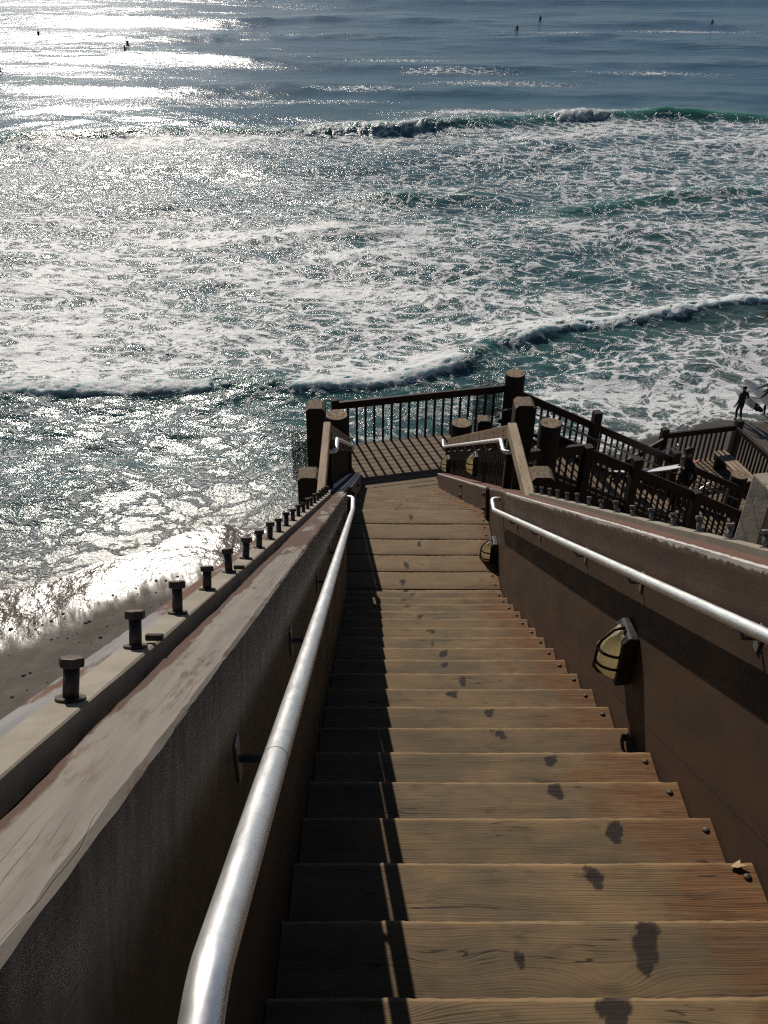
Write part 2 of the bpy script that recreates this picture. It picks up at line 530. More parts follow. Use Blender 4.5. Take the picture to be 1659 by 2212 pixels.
def wall_side(name, base, base2, scuff, top, reach, chip=None, rough=0.6):
    """side of a stair timber, scuffed near its top edge (local z = top)"""
    n = NT(name)
    x, u, z = n.sep(n.obj())
    p = n.comb(n.math('MULTIPLY', x, 2.0), n.math('MULTIPLY', u, 1.5), n.math('MULTIPLY', z, 4.0))
    f = n.noise(p, 1.6, 7, 0.62)
    c = n.mix(n.smooth(f, 0.35, 0.68), base, base2)
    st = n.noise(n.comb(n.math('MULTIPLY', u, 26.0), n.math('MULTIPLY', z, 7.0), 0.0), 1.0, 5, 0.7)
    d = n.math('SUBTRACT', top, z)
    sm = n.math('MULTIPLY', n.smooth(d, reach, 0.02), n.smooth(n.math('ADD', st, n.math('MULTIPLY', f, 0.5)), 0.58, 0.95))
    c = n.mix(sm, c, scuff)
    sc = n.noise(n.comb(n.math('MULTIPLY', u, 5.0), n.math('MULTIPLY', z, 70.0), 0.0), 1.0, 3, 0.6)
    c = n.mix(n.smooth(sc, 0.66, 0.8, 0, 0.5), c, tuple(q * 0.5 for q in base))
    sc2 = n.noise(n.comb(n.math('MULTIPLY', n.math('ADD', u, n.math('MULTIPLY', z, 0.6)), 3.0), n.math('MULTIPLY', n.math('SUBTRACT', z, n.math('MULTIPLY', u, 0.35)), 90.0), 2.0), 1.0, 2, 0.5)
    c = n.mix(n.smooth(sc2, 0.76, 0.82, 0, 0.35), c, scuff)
    if chip:
        cn = n.noise(n.comb(n.math('MULTIPLY', u, 22.0), n.math('MULTIPLY', z, 30.0), n.math('MULTIPLY', x, 30.0)), 1.0, 6, 0.7)
        cn2 = n.noise(n.comb(u, 0.0, 0.0), 1.2, 3, 0.5)
        e = n.math('SUBTRACT', n.math('ADD', n.math('MULTIPLY', n.math('SUBTRACT', cn, 0.5), 0.06), n.math('MULTIPLY', n.math('SUBTRACT', cn2, 0.42), 0.04)), d)
        c = n.mix(n.smooth(e, -0.020, -0.012), c, chip)
    if chip:
        wv_ = n.math('MULTIPLY', n.math('SUBTRACT', n.noise(n.comb(u, 0.0, 0.0), 2.0, 3, 0.5), 0.5), 0.006)
        for zz in (-1.19, -0.80):
            dd = n.math('ABSOLUTE', n.math('ADD', n.math('SUBTRACT', z, zz), wv_))
            c = n.mix(n.smooth(dd, 0.0035, 0.0015, 0, 0.8), c, (0.02, 0.013, 0.01))
            d2 = n.math('ABSOLUTE', n.math('SUBTRACT', n.math('ADD', n.math('SUBTRACT', z, zz), wv_), 0.006))
            c = n.mix(n.math('MULTIPLY', n.smooth(d2, 0.004, 0.001), n.smooth(st, 0.5, 0.75)), c, scuff)
        pk_ = n.voro(n.comb(n.math('MULTIPLY', u, 6.0), n.math('MULTIPLY', z, 6.0), 0.0), 1.0)
        c = n.mix(n.smooth(pk_, 0.045, 0.02, 0, 0.7), c, (0.025, 0.017, 0.012))
    gr = n.noise(n.comb(n.math('MULTIPLY', u, 6.0), n.math('MULTIPLY', z, 120.0), 0.0), 1.0, 3, 0.6)
    h = n.math('ADD', n.math('MULTIPLY', gr, 0.6), n.math('MULTIPLY', f, 0.7))
    return n.fin(c, n.lin(f, 0.3, 0.7, rough - 0.1, rough + 0.12), 0, n.bump(h, 0.35, 0.004), spec=0.35)


HT_L, HT_R = 0.344, 0.338
M_topL = worn_top('worn_paint_top', (0.225, 0.196, 0.165), (0.095, 0.045, 0.026), 0.58, 0.80, edge=(-0.353, -0.318, 0.28))
M_topLo = worn_top('worn_outer_top', (0.25, 0.24, 0.235), (0.16, 0.068, 0.04), 0.50, 0.53, crack=False)
M_topR = worn_top('brown_paint_top', (0.27, 0.215, 0.18), (0.165, 0.082, 0.054), 0.62, 0.66, crack=False, chipx=1.2135)
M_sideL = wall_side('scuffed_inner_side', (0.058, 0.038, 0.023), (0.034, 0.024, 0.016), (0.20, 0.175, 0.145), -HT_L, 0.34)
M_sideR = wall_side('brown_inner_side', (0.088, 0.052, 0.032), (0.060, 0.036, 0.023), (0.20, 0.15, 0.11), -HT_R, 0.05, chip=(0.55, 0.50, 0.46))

# ------------------------------------------------------------------ numeric noise for the sea and sand


def hash2(ix, iy, s):
    h = (ix.astype(np.int64) * 374761393 + iy.astype(np.int64) * 668265263 + s * 974711) & 0xffffffff
    h = ((h ^ (h >> 13)) * 1274126177) & 0xffffffff
    return ((h ^ (h >> 16)) & 0xffff) / 65535.0


def vnoise(x, y, s=0):
    ix, iy = np.floor(x), np.floor(y)
    fx, fy = x - ix, y - iy
    fx, fy = fx * fx * fx * (fx * (fx * 6 - 15) + 10), fy * fy * fy * (fy * (fy * 6 - 15) + 10)
    a, b = hash2(ix, iy, s), hash2(ix + 1, iy, s)
    c, d = hash2(ix, iy + 1, s), hash2(ix + 1, iy + 1, s)
    return (a * (1 - fx) + b * fx) * (1 - fy) + (c * (1 - fx) + d * fx) * fy


def fbm(x, y, o=4, s=0):
    r, am, t = 0, 1.0, 0
    for k in range(o):
        r = r + am * vnoise(x * 2 ** k + 17.3 * k, y * 2 ** k - 9.1 * k, s + k)
        t += am
        am *= 0.5
    return r / t


def sstep(a, b, x):
    t = np.clip((x - a) / (b - a), 0, 1)
    return t * t * (3 - 2 * t)


def shore(x):                                            # y of the waterline
    return 28.5 + 0.43 * x + 1.5 * (fbm(x / 7.0, x * 0 + 3.3, 3, 5) - 0.5) * 2 + 0.9 * np.abs(np.sin(x / 3.1 + 0.6)) + 0.9 * (fbm(x / 1.3, x * 0 + 8.1, 4, 15) - 0.5)


def grid_mesh(name, X, Y, Z, mat, attrs):
    ny, nx = X.shape
    me = bpy.data.meshes.new(name)
    co = np.stack([X, Y, Z], -1).reshape(-1, 3).astype(np.float32)
    i = np.arange(ny * nx).reshape(ny, nx)
    q = np.stack([i[:-1, :-1], i[:-1, 1:], i[1:, 1:], i[1:, :-1]], -1).reshape(-1, 4).astype(np.int32)
    me.vertices.add(len(co))
    me.vertices.foreach_set('co', co.ravel())
    me.loops.add(q.size)
    me.loops.foreach_set('vertex_index', q.ravel())
    me.polygons.add(len(q))
    me.polygons.foreach_set('loop_start', np.arange(0, q.size, 4, dtype=np.int32))
    me.polygons.foreach_set('loop_total', np.full(len(q), 4, dtype=np.int32))
    me.update(calc_edges=True)
    me.polygons.foreach_set('use_smooth', np.ones(len(q), dtype=bool))
    for k, v in attrs.items():
        at = me.attributes.new(k, 'FLOAT', 'POINT')
        at.data.foreach_set('value', v.reshape(-1).astype(np.float32))
    me.materials.append(mat)
    o = bpy.data.objects.new(name, me)
    COL.objects.link(o)
    return o


# ------------------------------------------------------------------ sea
def sea_material():
    n = NT('sea_water')
    p = n.pos()
    px, py, pz = n.sep(p)
    foam = n.attr('foam')
    shal = n.attr('shallow')
    green = n.attr('crest_glow')
    roll = n.attr('roll')
    dis = n.attr('dist')
    flat = n.comb(px, n.math('MULTIPLY', py, 1.0), 0.0)
    w0 = n.vm('MULTIPLY', n.vm('SUBTRACT', n.noise(flat, 0.11, 3, 0.5, out='Color'), (0.5, 0.5, 0.5)), (7.0, 4.0, 0))
    w1 = n.vm('MULTIPLY', n.vm('SUBTRACT', n.noise(flat, 0.5, 3, 0.5, out='Color'), (0.5, 0.5, 0.5)), (2.0, 1.3, 0))
    w2 = n.vm('MULTIPLY', n.vm('SUBTRACT', n.noise(flat, 2.2, 3, 0.6, out='Color'), (0.5, 0.5, 0.5)), (0.75, 0.5, 0))
    q = n.vm('ADD', n.vm('ADD', n.vm('ADD', flat, w0), w1), w2)
    q = n.vm('MULTIPLY', q, (0.8, 1.15, 1))
    e1 = n.voro(q, 0.85, 'DISTANCE_TO_EDGE')
    e2 = n.voro(n.vm('ADD', q, (7.3, 2.1, 0)), 2.3, 'DISTANCE_TO_EDGE')
    fn = n.noise(q, 4.2, 8, 0.72)
    bn = n.noise(flat, 0.32, 4, 0.6)
    l1 = n.math('SUBTRACT', 1.0, n.math('MULTIPLY', e1, 4.4), clamp=True)
    l2 = n.math('SUBTRACT', 1.0, n.math('MULTIPLY', e2, 4.2), clamp=True)
    e3 = n.voro(n.vm('ADD', q, (1.3, 5.7, 0)), 5.2, 'DISTANCE_TO_EDGE')
    l3 = n.math('SUBTRACT', 1.0, n.math('MULTIPLY', e3, 4.0), clamp=True)
    v = n.math('ADD', n.math('ADD', n.math('MULTIPLY', l1, 0.34), n.math('MULTIPLY', l2, 0.26)), n.math('MULTIPLY', l3, 0.14))
    v = n.math('ADD', v, n.math('MULTIPLY', fn, 0.50))
    st_ = n.noise(n.vm('ADD', n.vm('MULTIPLY', flat, (0.09, 0.30, 0)), n.vm('MULTIPLY', w0, (0.05, 0.05, 0))), 1.0, 4, 0.6)
    foam = n.math('MULTIPLY', foam, n.lin(st_, 0.3, 0.7, 0.42, 1.52))
    cov = n.math('ADD', foam, n.math('MULTIPLY', n.math('SUBTRACT', bn, 0.5), n.math('MULTIPLY', n.smooth(foam, 0.02, 0.25), 0.6)))
    thr = n.math('SUBTRACT', 0.885, n.math('MULTIPLY', cov, 0.50))
    m = n.smooth(n.math('SUBTRACT', v, thr), -0.05, 0.10)
    veil = n.math('MULTIPLY', n.smooth(n.math('SUBTRACT', v, thr), -0.20, 0.05), 0.26)
    m = n.math('MAXIMUM', n.math('MAXIMUM', m, veil), roll)
    m = n.math('MULTIPLY', m, n.smooth(n.math('MAXIMUM', foam, roll), 0.0, 0.12))
    # colours
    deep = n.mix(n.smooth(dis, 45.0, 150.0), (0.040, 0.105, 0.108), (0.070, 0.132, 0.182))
    deep = n.mix(green, deep, (0.05, 0.22, 0.15))  # backlit glow of the wave crests painted into the water colour as green
    water = n.mix(shal, deep, (0.10, 0.092, 0.075))
    aer = n.math('MULTIPLY', n.smooth(foam, 0.1, 0.9), 0.4)          # bubbles just under the surface
    water = n.mix(aer, water, (0.125, 0.200, 0.192))
    fcol = n.mix(n.noise(q, 9.0, 4, 0.6), (0.68, 0.70, 0.70), (0.85, 0.85, 0.84))
    c = n.mix(m, water, fcol)
    rough = n.math('ADD', n.lin(dis, 25.0, 180.0, 0.12, 0.22), n.math('MULTIPLY', m, 0.25))
    rough = n.math('ADD', rough, n.math('MULTIPLY', shal, 0.16))
    calm = n.math('MULTIPLY', n.math('SUBTRACT', 1.0, n.math('MULTIPLY', shal, 0.72)), n.lin(dis, 34.0, 54.0, 0.48, 1.0))
    patch = n.smooth(n.noise(n.vm('MULTIPLY', p, (0.022, 0.075, 0)), 1.0, 4, 0.6), 0.46, 0.64)
    farf = n.math('SUBTRACT', 1.0, n.math('MULTIPLY', n.smooth(dis, 96.0, 106.0), n.math('SUBTRACT', 0.54, n.math('MULTIPLY', patch, n.smooth(dis, 122.0, 150.0, 0.05, 0.40)))))
    calm = n.math('MULTIPLY', calm, farf)
    # small ripples
    r1 = n.noise(n.vm('MULTIPLY', p, (0.8, 1.35, 1)), 1.6, 4, 0.6)
    r2 = n.noise(n.vm('MULTIPLY', p, (0.85, 1.25, 1)), 7.5, 4, 0.62)
    far = n.noise(n.vm('MULTIPLY', p, (0.28, 0.85, 1)), 0.8, 5, 0.65)
    f0 = n.noise(n.vm('MULTIPLY', p, (0.12, 0.42, 1)), 0.62, 4, 0.6)
    b0 = n.bump(n.math('MULTIPLY', f0, n.math('MULTIPLY', farf, n.smooth(dis, 104.0, 150.0, 0.3, 1.0))), 1.0, 0.62)
    b1 = n.bump(n.math('MULTIPLY', far, calm), 1.0, 0.20, b0)
    b2 = n.bump(n.math('MULTIPLY', r1, calm), 1.0, 0.082, b1)
    b3 = n.bump(n.math('MULTIPLY', r2, farf), 1.0, 0.020, b2)
    r3 = n.noise(n.vm('MULTIPLY', p, (0.9, 1.2, 1)), 3.3, 4, 0.65)
    b3 = n.bump(n.math('MULTIPLY', r3, calm), 1.0, 0.046, b3)
    b4 = n.bump(n.math('ADD', m, n.math('MULTIPLY', fn, n.math('ADD', m, n.math('MULTIPLY', roll, 1.5)))), 0.6, 0.10, b3)
    n.set(n.b.inputs['Subsurface Weight'], n.math('MAXIMUM', n.math('MULTIPLY', green, 0.9), n.math('MULTIPLY', roll, 0.75), clamp=True))
    n.b.inputs['Subsurface Radius'].default_value = (0.25, 0.7, 0.6)
    n.b.inputs['Subsurface Scale'].default_value = 0.6
    return n.fin(c, rough, 0, b4, ior=1.333)


def build_sea():
    ys = []
    y = 14.0
    while y < 420:
        ys.append(y)
        y += min(max(0.055, y * y / (20.0 * 885) * 0.95), 4.0)
    ys = np.array(ys + [480, 600, 900, 1500, 3000, 6000.0])
    nx = 560
    a = np.linspace(-1, 1, nx)
    Yg = np.repeat(ys[:, None], nx, 1)
    Xg = a[None, :] * (0.60 * Yg + 6.0)
    dy = np.gradient(ys)[:, None] + 0 * Xg
    s_land = shore(Xg) - Yg                               # >0 on the beach
    depth = -s_land
    Z = np.zeros_like(Xg)
    rng = np.random.RandomState(4)
    calm = sstep(0.0, 9.0, depth)
    for k in range(46):
        lam = 0.5 * (1.16 ** k) * 0.9
        if lam > 34:
            break
        for j in range(2):
            ang = rng.normal(0, 0.55)
            kx, ky = math.sin(ang) * 2 * math.pi / lam, math.cos(ang) * 2 * math.pi / lam
            am = 0.0050 * lam ** 0.9
            ok = np.clip((lam / (dy * 2.2) - 1.0), 0, 1)
            env = 0.4 + 1.2 * vnoise(Xg / (lam * 3.1) + k, Yg / (lam * 2.3) + j * 7, 60 + k * 2 + j)
            ph = rng.uniform(0, 6.28)
            sh = np.sin(kx * Xg + ky * Yg + ph)
            Z += am * ok * env * sh * calm * (1 - 0.55 * sstep(95, 105, Yg))
    foam = np.zeros_like(Z)
    roll = np.zeros_like(Z)
    green = np.zeros_like(Z)
    # long swell further out
    for (yb, am, w, sd_) in ((118, 0.55, 5, 1), (136, 0.6, 6, 2), (158, 0.7, 7, 3), (185, 0.75, 8, 4), (222, 0.8, 9, 5), (270, 0.9, 11, 6)):
        yc = yb + 9 * (fbm(Xg / 40.0, Xg * 0 + sd_, 3, sd_) - 0.5) * 2
        en = 0.35 + 0.9 * vnoise(Xg / 26.0, Xg * 0 + sd_ * 3.3, 31 + sd_)
        d = Yg - yc
        Z += 0.95 * am * en * (0.55 + 0.9 * fbm(Xg / 6.0, Yg / 3.0, 3, 70 + sd_)) * np.where(d < 0, np.exp(-(d / (w * 0.5)) ** 2), np.exp(-(d / (w * 1.2)) ** 2))

    def breaker(xs, yb, amp, wf, wb, rollp, seed, lump=0.25, greenp=None, rollw=1.0):
        nonlocal Z, foam, roll, green
        yc = np.interp(Xg, xs, yb) + 0.9 * (fbm(Xg / 5.0, Xg * 0 + seed, 3, seed) - 0.5)
        A = np.interp(Xg, xs, amp) * (0.85 + 0.3 * fbm(Xg / 3.0, Xg * 0 + seed * 2, 2, seed + 9))
        d = Yg - yc
        prof = np.where(d < 0, np.exp(-np.abs(d / wf) ** 2.0), 0.25 * np.exp(-(d / (wb * 2.2)) ** 2) + 0.75 * np.exp(-(d / wb) ** 2))
        Z += A * prof
        rp = np.interp(Xg, rollp[0], rollp[1])
        zone = np.clip(sstep(-wf * 1.25 * rollw, -wf * 0.55 * rollw, d) * (1 - sstep(0.25, 1.1 * rollw, d)), 0, 1)
        tex = fbm(Xg * 2.2, Yg * 2.6, 4, seed + 3)
        on = sstep(0.35, 0.60, rp * 0.75 + (tex - 0.5) * 0.9) * zone
        lumps = np.abs(fbm(Xg * 1.6, Yg * 1.8, 4, seed + 5) - 0.5) * 2
        lumps2 = np.abs(fbm(Xg * 4.5, Yg * 5.0, 3, seed + 6) - 0.5) * 2
        lumps3 = np.abs(fbm(Xg * 11.0, Yg * 11.0, 2, seed + 8) - 0.5) * 2
        Z += on * (lump * (1 - lumps * 1.6) + lump * 0.6 * (0.6 - lumps2) + lump * 0.3 * (0.5 - lumps3) * np.clip(0.2 / dy - 0.6, 0, 1))
        roll = np.maximum(roll, on)
        foam = np.maximum(foam, 0.95 * rp * sstep(-wf * 1.2, -wf * .3, d) * (1 - sstep(0.5, 4.5, d)))
        gp = 1.0 if greenp is None else np.interp(Xg, *greenp)
        green = np.maximum(green, gp * np.clip(A / 1.0, 0, 1) * np.where(d < 0, np.exp(-(d / wf) ** 2), np.exp(-(d / (0.35 * wb)) ** 2)) * (1 - on))

    # outer breaker
    breaker([-80, -50, -37, -25, -15.5, 0.5, 8, 14, 20, 25, 30, 36, 44, 60, 90], [86, 87.5, 89.2, 90.7, 93.2, 95.7, 98.7, 100.3, 101.1, 102.4, 103.0, 102.4, 100.5, 99, 99],
            [0.6, 0.65, 0.75, 0.75, 0.75, 0.9, 0.75, 0.4, 1.0, 0.7, 1.15, 1.0, 0.4, 0.4, 0.4], 1.15, 3.2,
            ([-90, -14, -9, -2, 3, 5, 12, 17, 18.5, 23, 25, 60], [0.0, 0.0, 0.35, 0.5, 0.6, 0.4, 0.1, 0.2, 0.72, 0.72, 0.05, 0.0]), 11, 0.13)
    # inner bore of white water
    breaker([-60, -40, -18.6, -11.9, -7.5, -4.4, -0.8, 4.0, 5.3, 9.4, 15, 22.9, 45, 60], [37.0, 37.4, 38.0, 38.3, 38.9, 38.8, 39.5, 41.5, 43.2, 45.7, 47.8, 50.8, 57, 60],
            [0.27, 0.28, 0.28, 0.28, 0.30, 0.32, 0.36, 0.36, 0.42, 0.38, 0.36, 0.36, 0.36, 0.36], 0.80, 2.0,
            ([-60, -9, -7.3, -5.0, -4.0, 3.4, 4.4, 6.2, 7.4, 60], [0.95, 0.9, 0.3, 0.25, 0.9, 0.95, 0.25, 0.3, 0.85, 0.9]), 23, 0.10, rollw=0.75)
    # low green humps between
    breaker([-80, 8, 12, 14.7, 22.6, 31, 40, 60], [67, 67, 68, 69.0, 72.3, 74, 76, 78], [0, 0, .15, 0.35, 0.65, 0.75, 0.6, 0.3], 1.2, 2.5, ([0, 1], [0, 0]), 37)
    breaker([-80, -8, -3, -0.3, 4, 9, 60], [70, 70.5, 71, 71.4, 71.6, 72, 73], [0, 0, 0.3, 0.55, 0.35, 0, 0], 1.3, 2.5, ([0, 1], [0, 0]), 41)
    breaker([-80, -14, -9, -6, -2, 4, 9, 60], [59, 60, 61, 61.7, 62.5, 64, 65, 66], [0, 0, 0.3, 0.42, 0.35, 0.25, 0, 0], 1.1, 2.2, ([0, 1], [0, 0]), 43)
    breaker([-80, -40, -25, -21, -17, 60], [54, 55, 56.3, 57, 57.6, 58], [0.2, 0.4, 0.5, 0.35, 0, 0], 1.1, 2.2, ([0, 1], [0, 0]), 47)
    # foam left behind the breakers: how much of the surface it covers
    y1 = np.interp(Xg, [-80, -37, -25, -15.5, 0.5, 8, 20, 30, 44, 90], [86, 89.2, 90.7, 93.2, 95.7, 98.7, 101, 102.6, 100.5, 99])
    y2 = np.interp(Xg, [-60, -18.6, -7.5, -0.8, 4.0, 9.4, 15, 22.9, 45], [37, 38.0, 38.9, 39.5, 41.5, 45.7, 47.8, 50.8, 57])
    big = fbm(Xg / 11.0, Yg / 7.0, 3, 77)
    big2 = fbm(Xg / 3.5, Yg / 2.4, 3, 78)
    zone_a = sstep(0, 2.0, y1 - Yg) * sstep(66, 77, Yg)
    zone_b = sstep(77, 66, Yg) * sstep(0.2, 2.5, Yg - y2)
    zone_c = sstep(0.6, -1.5, Yg - y2) * sstep(-0.8, 0.8, depth)
    side = sstep(-4, 24, Xg)
    fa = 0.22 + 0.24 * side + 0.10 * sstep(0, -18, Xg) + 0.55 * (big - 0.5) + 0.22 * sstep(13, 2, y1 - Yg)  # left-hand term adds foam white to stand in for sun glitter
    fb = 0.50 + 0.22 * sstep(5, -10, Xg) + 0.75 * (big - 0.5) + 0.30 * (big2 - 0.5) - 0.28 * sstep(50, 74, Yg) * (1 - 0.5 * side)  # extra cover towards the left imitates sun glare with foam white
    right = sstep(3, 11, Xg)
    strip = sstep(1.0, 5.0, y2 - Yg)
    fc = (0.18 + 0.25 * (big2 - 0.5)) * (1 - right) + right * (0.10 + 0.52 * strip + 0.4 * (big2 - 0.5) + 0.2 * (big - 0.5))
    fc = fc * np.where(Xg < 3, 0.85, 1.0)
    foam = np.maximum(foam, np.clip(zone_a * fa + zone_b * fb + zone_c * fc, 0, 1))
    # white caps and streaks outside the breaker
    caps = 0
    for (cx, cy, rx, ry, v) in ((11, 103.5, 7, 1.6, 0.75), (21, 105.0, 6, 1.3, 0.7), (14, 122, 8, 1.4, 0.45), (9, 131, 6, 1.6, 0.42), (36, 131, 7, 1.2, 0.42), (-3, 117, 5, 1.0, 0.38),
                                (-18, 110, 13, 0.9, 0.42), (-27, 107, 9, 0.8, 0.36), (52, 176, 9, 1.4, 0.55), (30, 171, 8, 1.2, 0.4), (2, 139, 6, 1.1, 0.36)):
        caps = np.maximum(caps, v * np.exp(-((Xg - cx) / rx) ** 2 - ((Yg - cy) / ry) ** 2))
    foam = np.maximum(foam, caps)
    # thin foam line at the run-up edge
    foam = np.maximum(foam, 0.62 * np.exp(-((depth - 0.30) / 0.30) ** 2) * sstep(0.35, 0.6, fbm(Xg / 1.5, Yg / 1.5, 3, 90)))
    shallow = np.exp(-np.clip(depth, 0, 99) / 2.6)
    shallow = np.maximum(shallow, 0.9 * sstep(12, 18, Xg) * np.exp(-np.clip(depth, 0, 99) / 8.5))
    Z = Z * sstep(-0.4, 1.6, depth)
    dist = np.sqrt(Xg ** 2 + Yg ** 2)
    Z = Z - 0.35 * sstep(0.3, 2.2, s_land)
    o = grid_mesh('sea', Xg, Yg, Z, sea_material(), dict(foam=foam, roll=roll, crest_glow=green, shallow=shallow, dist=dist))
    tag(o, 'blue green sea with lines of breaking waves and white foam', 'sea', kind='structure')
    return o


build_sea()


def sand_z(x, y):
    s = (shore(x) - y)
    return np.where(s > 0, 0.055 * s, 0.05 * s)


def build_sand():
    ys = np.concatenate([np.linspace(6, 44, 420), np.array([50, 70, 200, 900, 6000.0])])
    xs = np.concatenate([[-6000, -800, -100, -50], np.linspace(-24, 40, 480), [60, 100, 800, 6000]])
    X, Y = np.meshgrid(xs, ys)
    s = shore(X) - Y
    Z = sand_z(X, Y) + 0.02 * (fbm(X / 1.2, Y / 1.2, 4, 50) - 0.5) * sstep(4.0, 7.0, s)
    Z = np.maximum(Z, -6)
    riv = np.exp(-((s - 3.1) / 0.7) ** 2)
    wet = 1 - sstep(2.5, 4.4, s + 2.0 * (fbm(X / 2.2, Y / 2.2, 4, 52) - 0.5))
    n = NT('beach_sand')
    p = n.pos()
    w = n.attr('wet')
    rv = n.attr('streak')
    g = n.noise(p, 60.0, 4, 0.7)
    f = n.noise(p, 1.3, 6, 0.6)
    dry = n.mix(n.smooth(f, 0.35, 0.7), (0.135, 0.118, 0.097), (0.092, 0.080, 0.066))
    dry = n.mix(n.smooth(n.noise(p, 9.0, 5, 0.7), 0.62, 0.72, 0, 0.8), dry, (0.05, 0.042, 0.035))
    wc = n.mix(f, (0.085, 0.070, 0.056), (0.11, 0.092, 0.073))
    c = n.mix(w, dry, wc)
    spx, spy, spz = n.sep(p)
    stv = n.comb(n.math('ADD', n.math('MULTIPLY', spx, 3.4), n.math('MULTIPLY', spy, 1.3)), n.math('MULTIPLY', n.math('SUBTRACT', spy, n.math('MULTIPLY', spx, 0.36)), 0.55), 0.0)
    st = n.noise(stv, 1.0, 5, 0.62)
    rg = n.math('ADD', n.lin(w, 0.0, 1.0, 0.85, 0.17), n.math('MULTIPLY', n.math('MULTIPLY', n.smooth(st, 0.38, 0.62), rv), 0.30))
    und = n.noise(p, 0.55, 5, 0.6)
    b0 = n.bump(und, 0.9, 0.13)
    b1 = n.bump(n.math('MULTIPLY', st, rv), 0.5, 0.05, b0)
    b2 = n.bump(g, 0.35, 0.006, b1)
    mat = n.fin(c, rg, 0, b2, spec=0.22)
    o = grid_mesh('beach_sand', X, Y, Z, mat, dict(wet=wet, streak=riv))
    tag(o, 'wet grey brown sand beach running down to the water', 'beach', kind='structure')


build_sand()


def build_bluff():
    xs = np.linspace(-26, 40, 133)
    ys = np.linspace(-12, 24, 90)
    X, Y = np.meshgrid(xs, ys)
    k = 0.80 + (1.5 - 0.80) * sstep(0.6, -0.9, X)
    c = 2.2 + 0.3 * sstep(0.6, -0.9, X)
    zr = -(k * Y + c) - 0.0
    zr = np.where(Y < 0, -2.2 - 0.15 * Y, zr)
    Z = 20 + zr + 0.35 * (fbm(X / 1.6, Y / 1.6, 4, 8) - 0.5)
    Z = np.maximum(Z, sand_z(X, Y) - 0.5)
    o = grid_mesh('bluff', X, Y, Z, M_bluff, {})
    tag(o, 'steep earth bluff under the stairs', 'bluff', kind='structure')


build_bluff()

# ------------------------------------------------------------------ upper staircase
H, HY, U00 = 1.2797, 0.3475, 2.0207
XL, XR = -0.2537, 1.2083
RUN, RISE = HY * CT, HY * ST


def nosing(k):
    u = U00 + HY * k
    return Vector((0, u * CT - H * ST, -u * ST - H * CT))     # in the YAW frame


rs = random.Random(3)


def tread_mesh(w0, w1, depth, th, seed, jag=0.0025, stains=(), fine=False):
    """one board, uneven front arris; stains = (x, distance behind the front edge, width, length) of damp footprints"""
    r = random.Random(seed)
    nx, ny = (260, 44) if fine else (90, 14)
    off = r.uniform(0, 100)
    xs = np.linspace(w0, w1, nx + 1)
    j = jag * (np.sin(xs * 13 + off) * 0.6 + np.sin(xs * 77 + off * 2) * 0.5 + (vnoise(xs * 60, xs * 0 + off, seed) - 0.5) * 1.4)
    worn = -0.004 * np.exp(-((xs - 0.48) / 0.3) ** 2)
    ytop = np.linspace(-depth, -0.012, ny)
    cols = [(np.full_like(xs, -depth), np.full_like(xs, -th))]
    for y in ytop:
        cols.append((np.full_like(xs, y), worn * np.clip(1 + y / 0.12, 0, 1) + 0.0012 * (vnoise(xs * 5, xs * 0 + y * 30 + off, 3) - 0.5)))
    cols += [(j - 0.003, -0.004 + worn + j * 0.3), (j, -0.012 + 0 * xs), (j * 0.5, -th + 0 * xs)]
    Y = np.stack([c[0] for c in cols], 1)
    Zz = np.stack([c[1] for c in cols], 1)
    X = np.repeat(xs[:, None], Y.shape[1], 1)
    m = Y.shape[1]
    wet = np.zeros_like(X)
    for (sx, dy, w, h) in stains:
        nz = fbm(X * 26 + off, Y * 26, 4, seed) - 0.5
        n2 = fbm(X * 90, Y * 90 + off, 2, seed + 4) - 0.5
        for (ox, oy, kw, kh, v) in ((0, 0, 1, 1, 1), (r.uniform(-.35, .35), -0.5, 0.62, 0.6, 0.95), (r.uniform(-.5, .5), 0.45, 0.5, 0.42, 0.8)):
            q = np.hypot((X - sx - ox * w * 0.85) / (w * kw * 0.43), (Y + dy + 0.012 - oy * h * 0.85) / (h * kh * 0.43))
            wet = np.maximum(wet, v * sstep(1.06, 0.92, q + nz * 0.85 + n2 * 0.35))
    co = np.stack([X, Y, Zz], -1).reshape(-1, 3)
    i = np.arange((nx + 1) * m).reshape(nx + 1, m)
    f = []
    nxt = np.roll(i, -1, 1)
    q = np.stack([i[:-1], nxt[:-1], nxt[1:], i[1:]], -1).reshape(-1, 4)
    faces = [tuple(a) for a in q.tolist()] + [tuple(i[0].tolist()), tuple(i[-1][::-1].tolist())]
    me = bpy.data.meshes.new('board')
    me.from_pydata(co.tolist(), [], faces)
    at = me.attributes.new('wet', 'FLOAT', 'POINT')
    at.data.foreach_set('value', wet.reshape(-1).astype(np.float32))
    return me


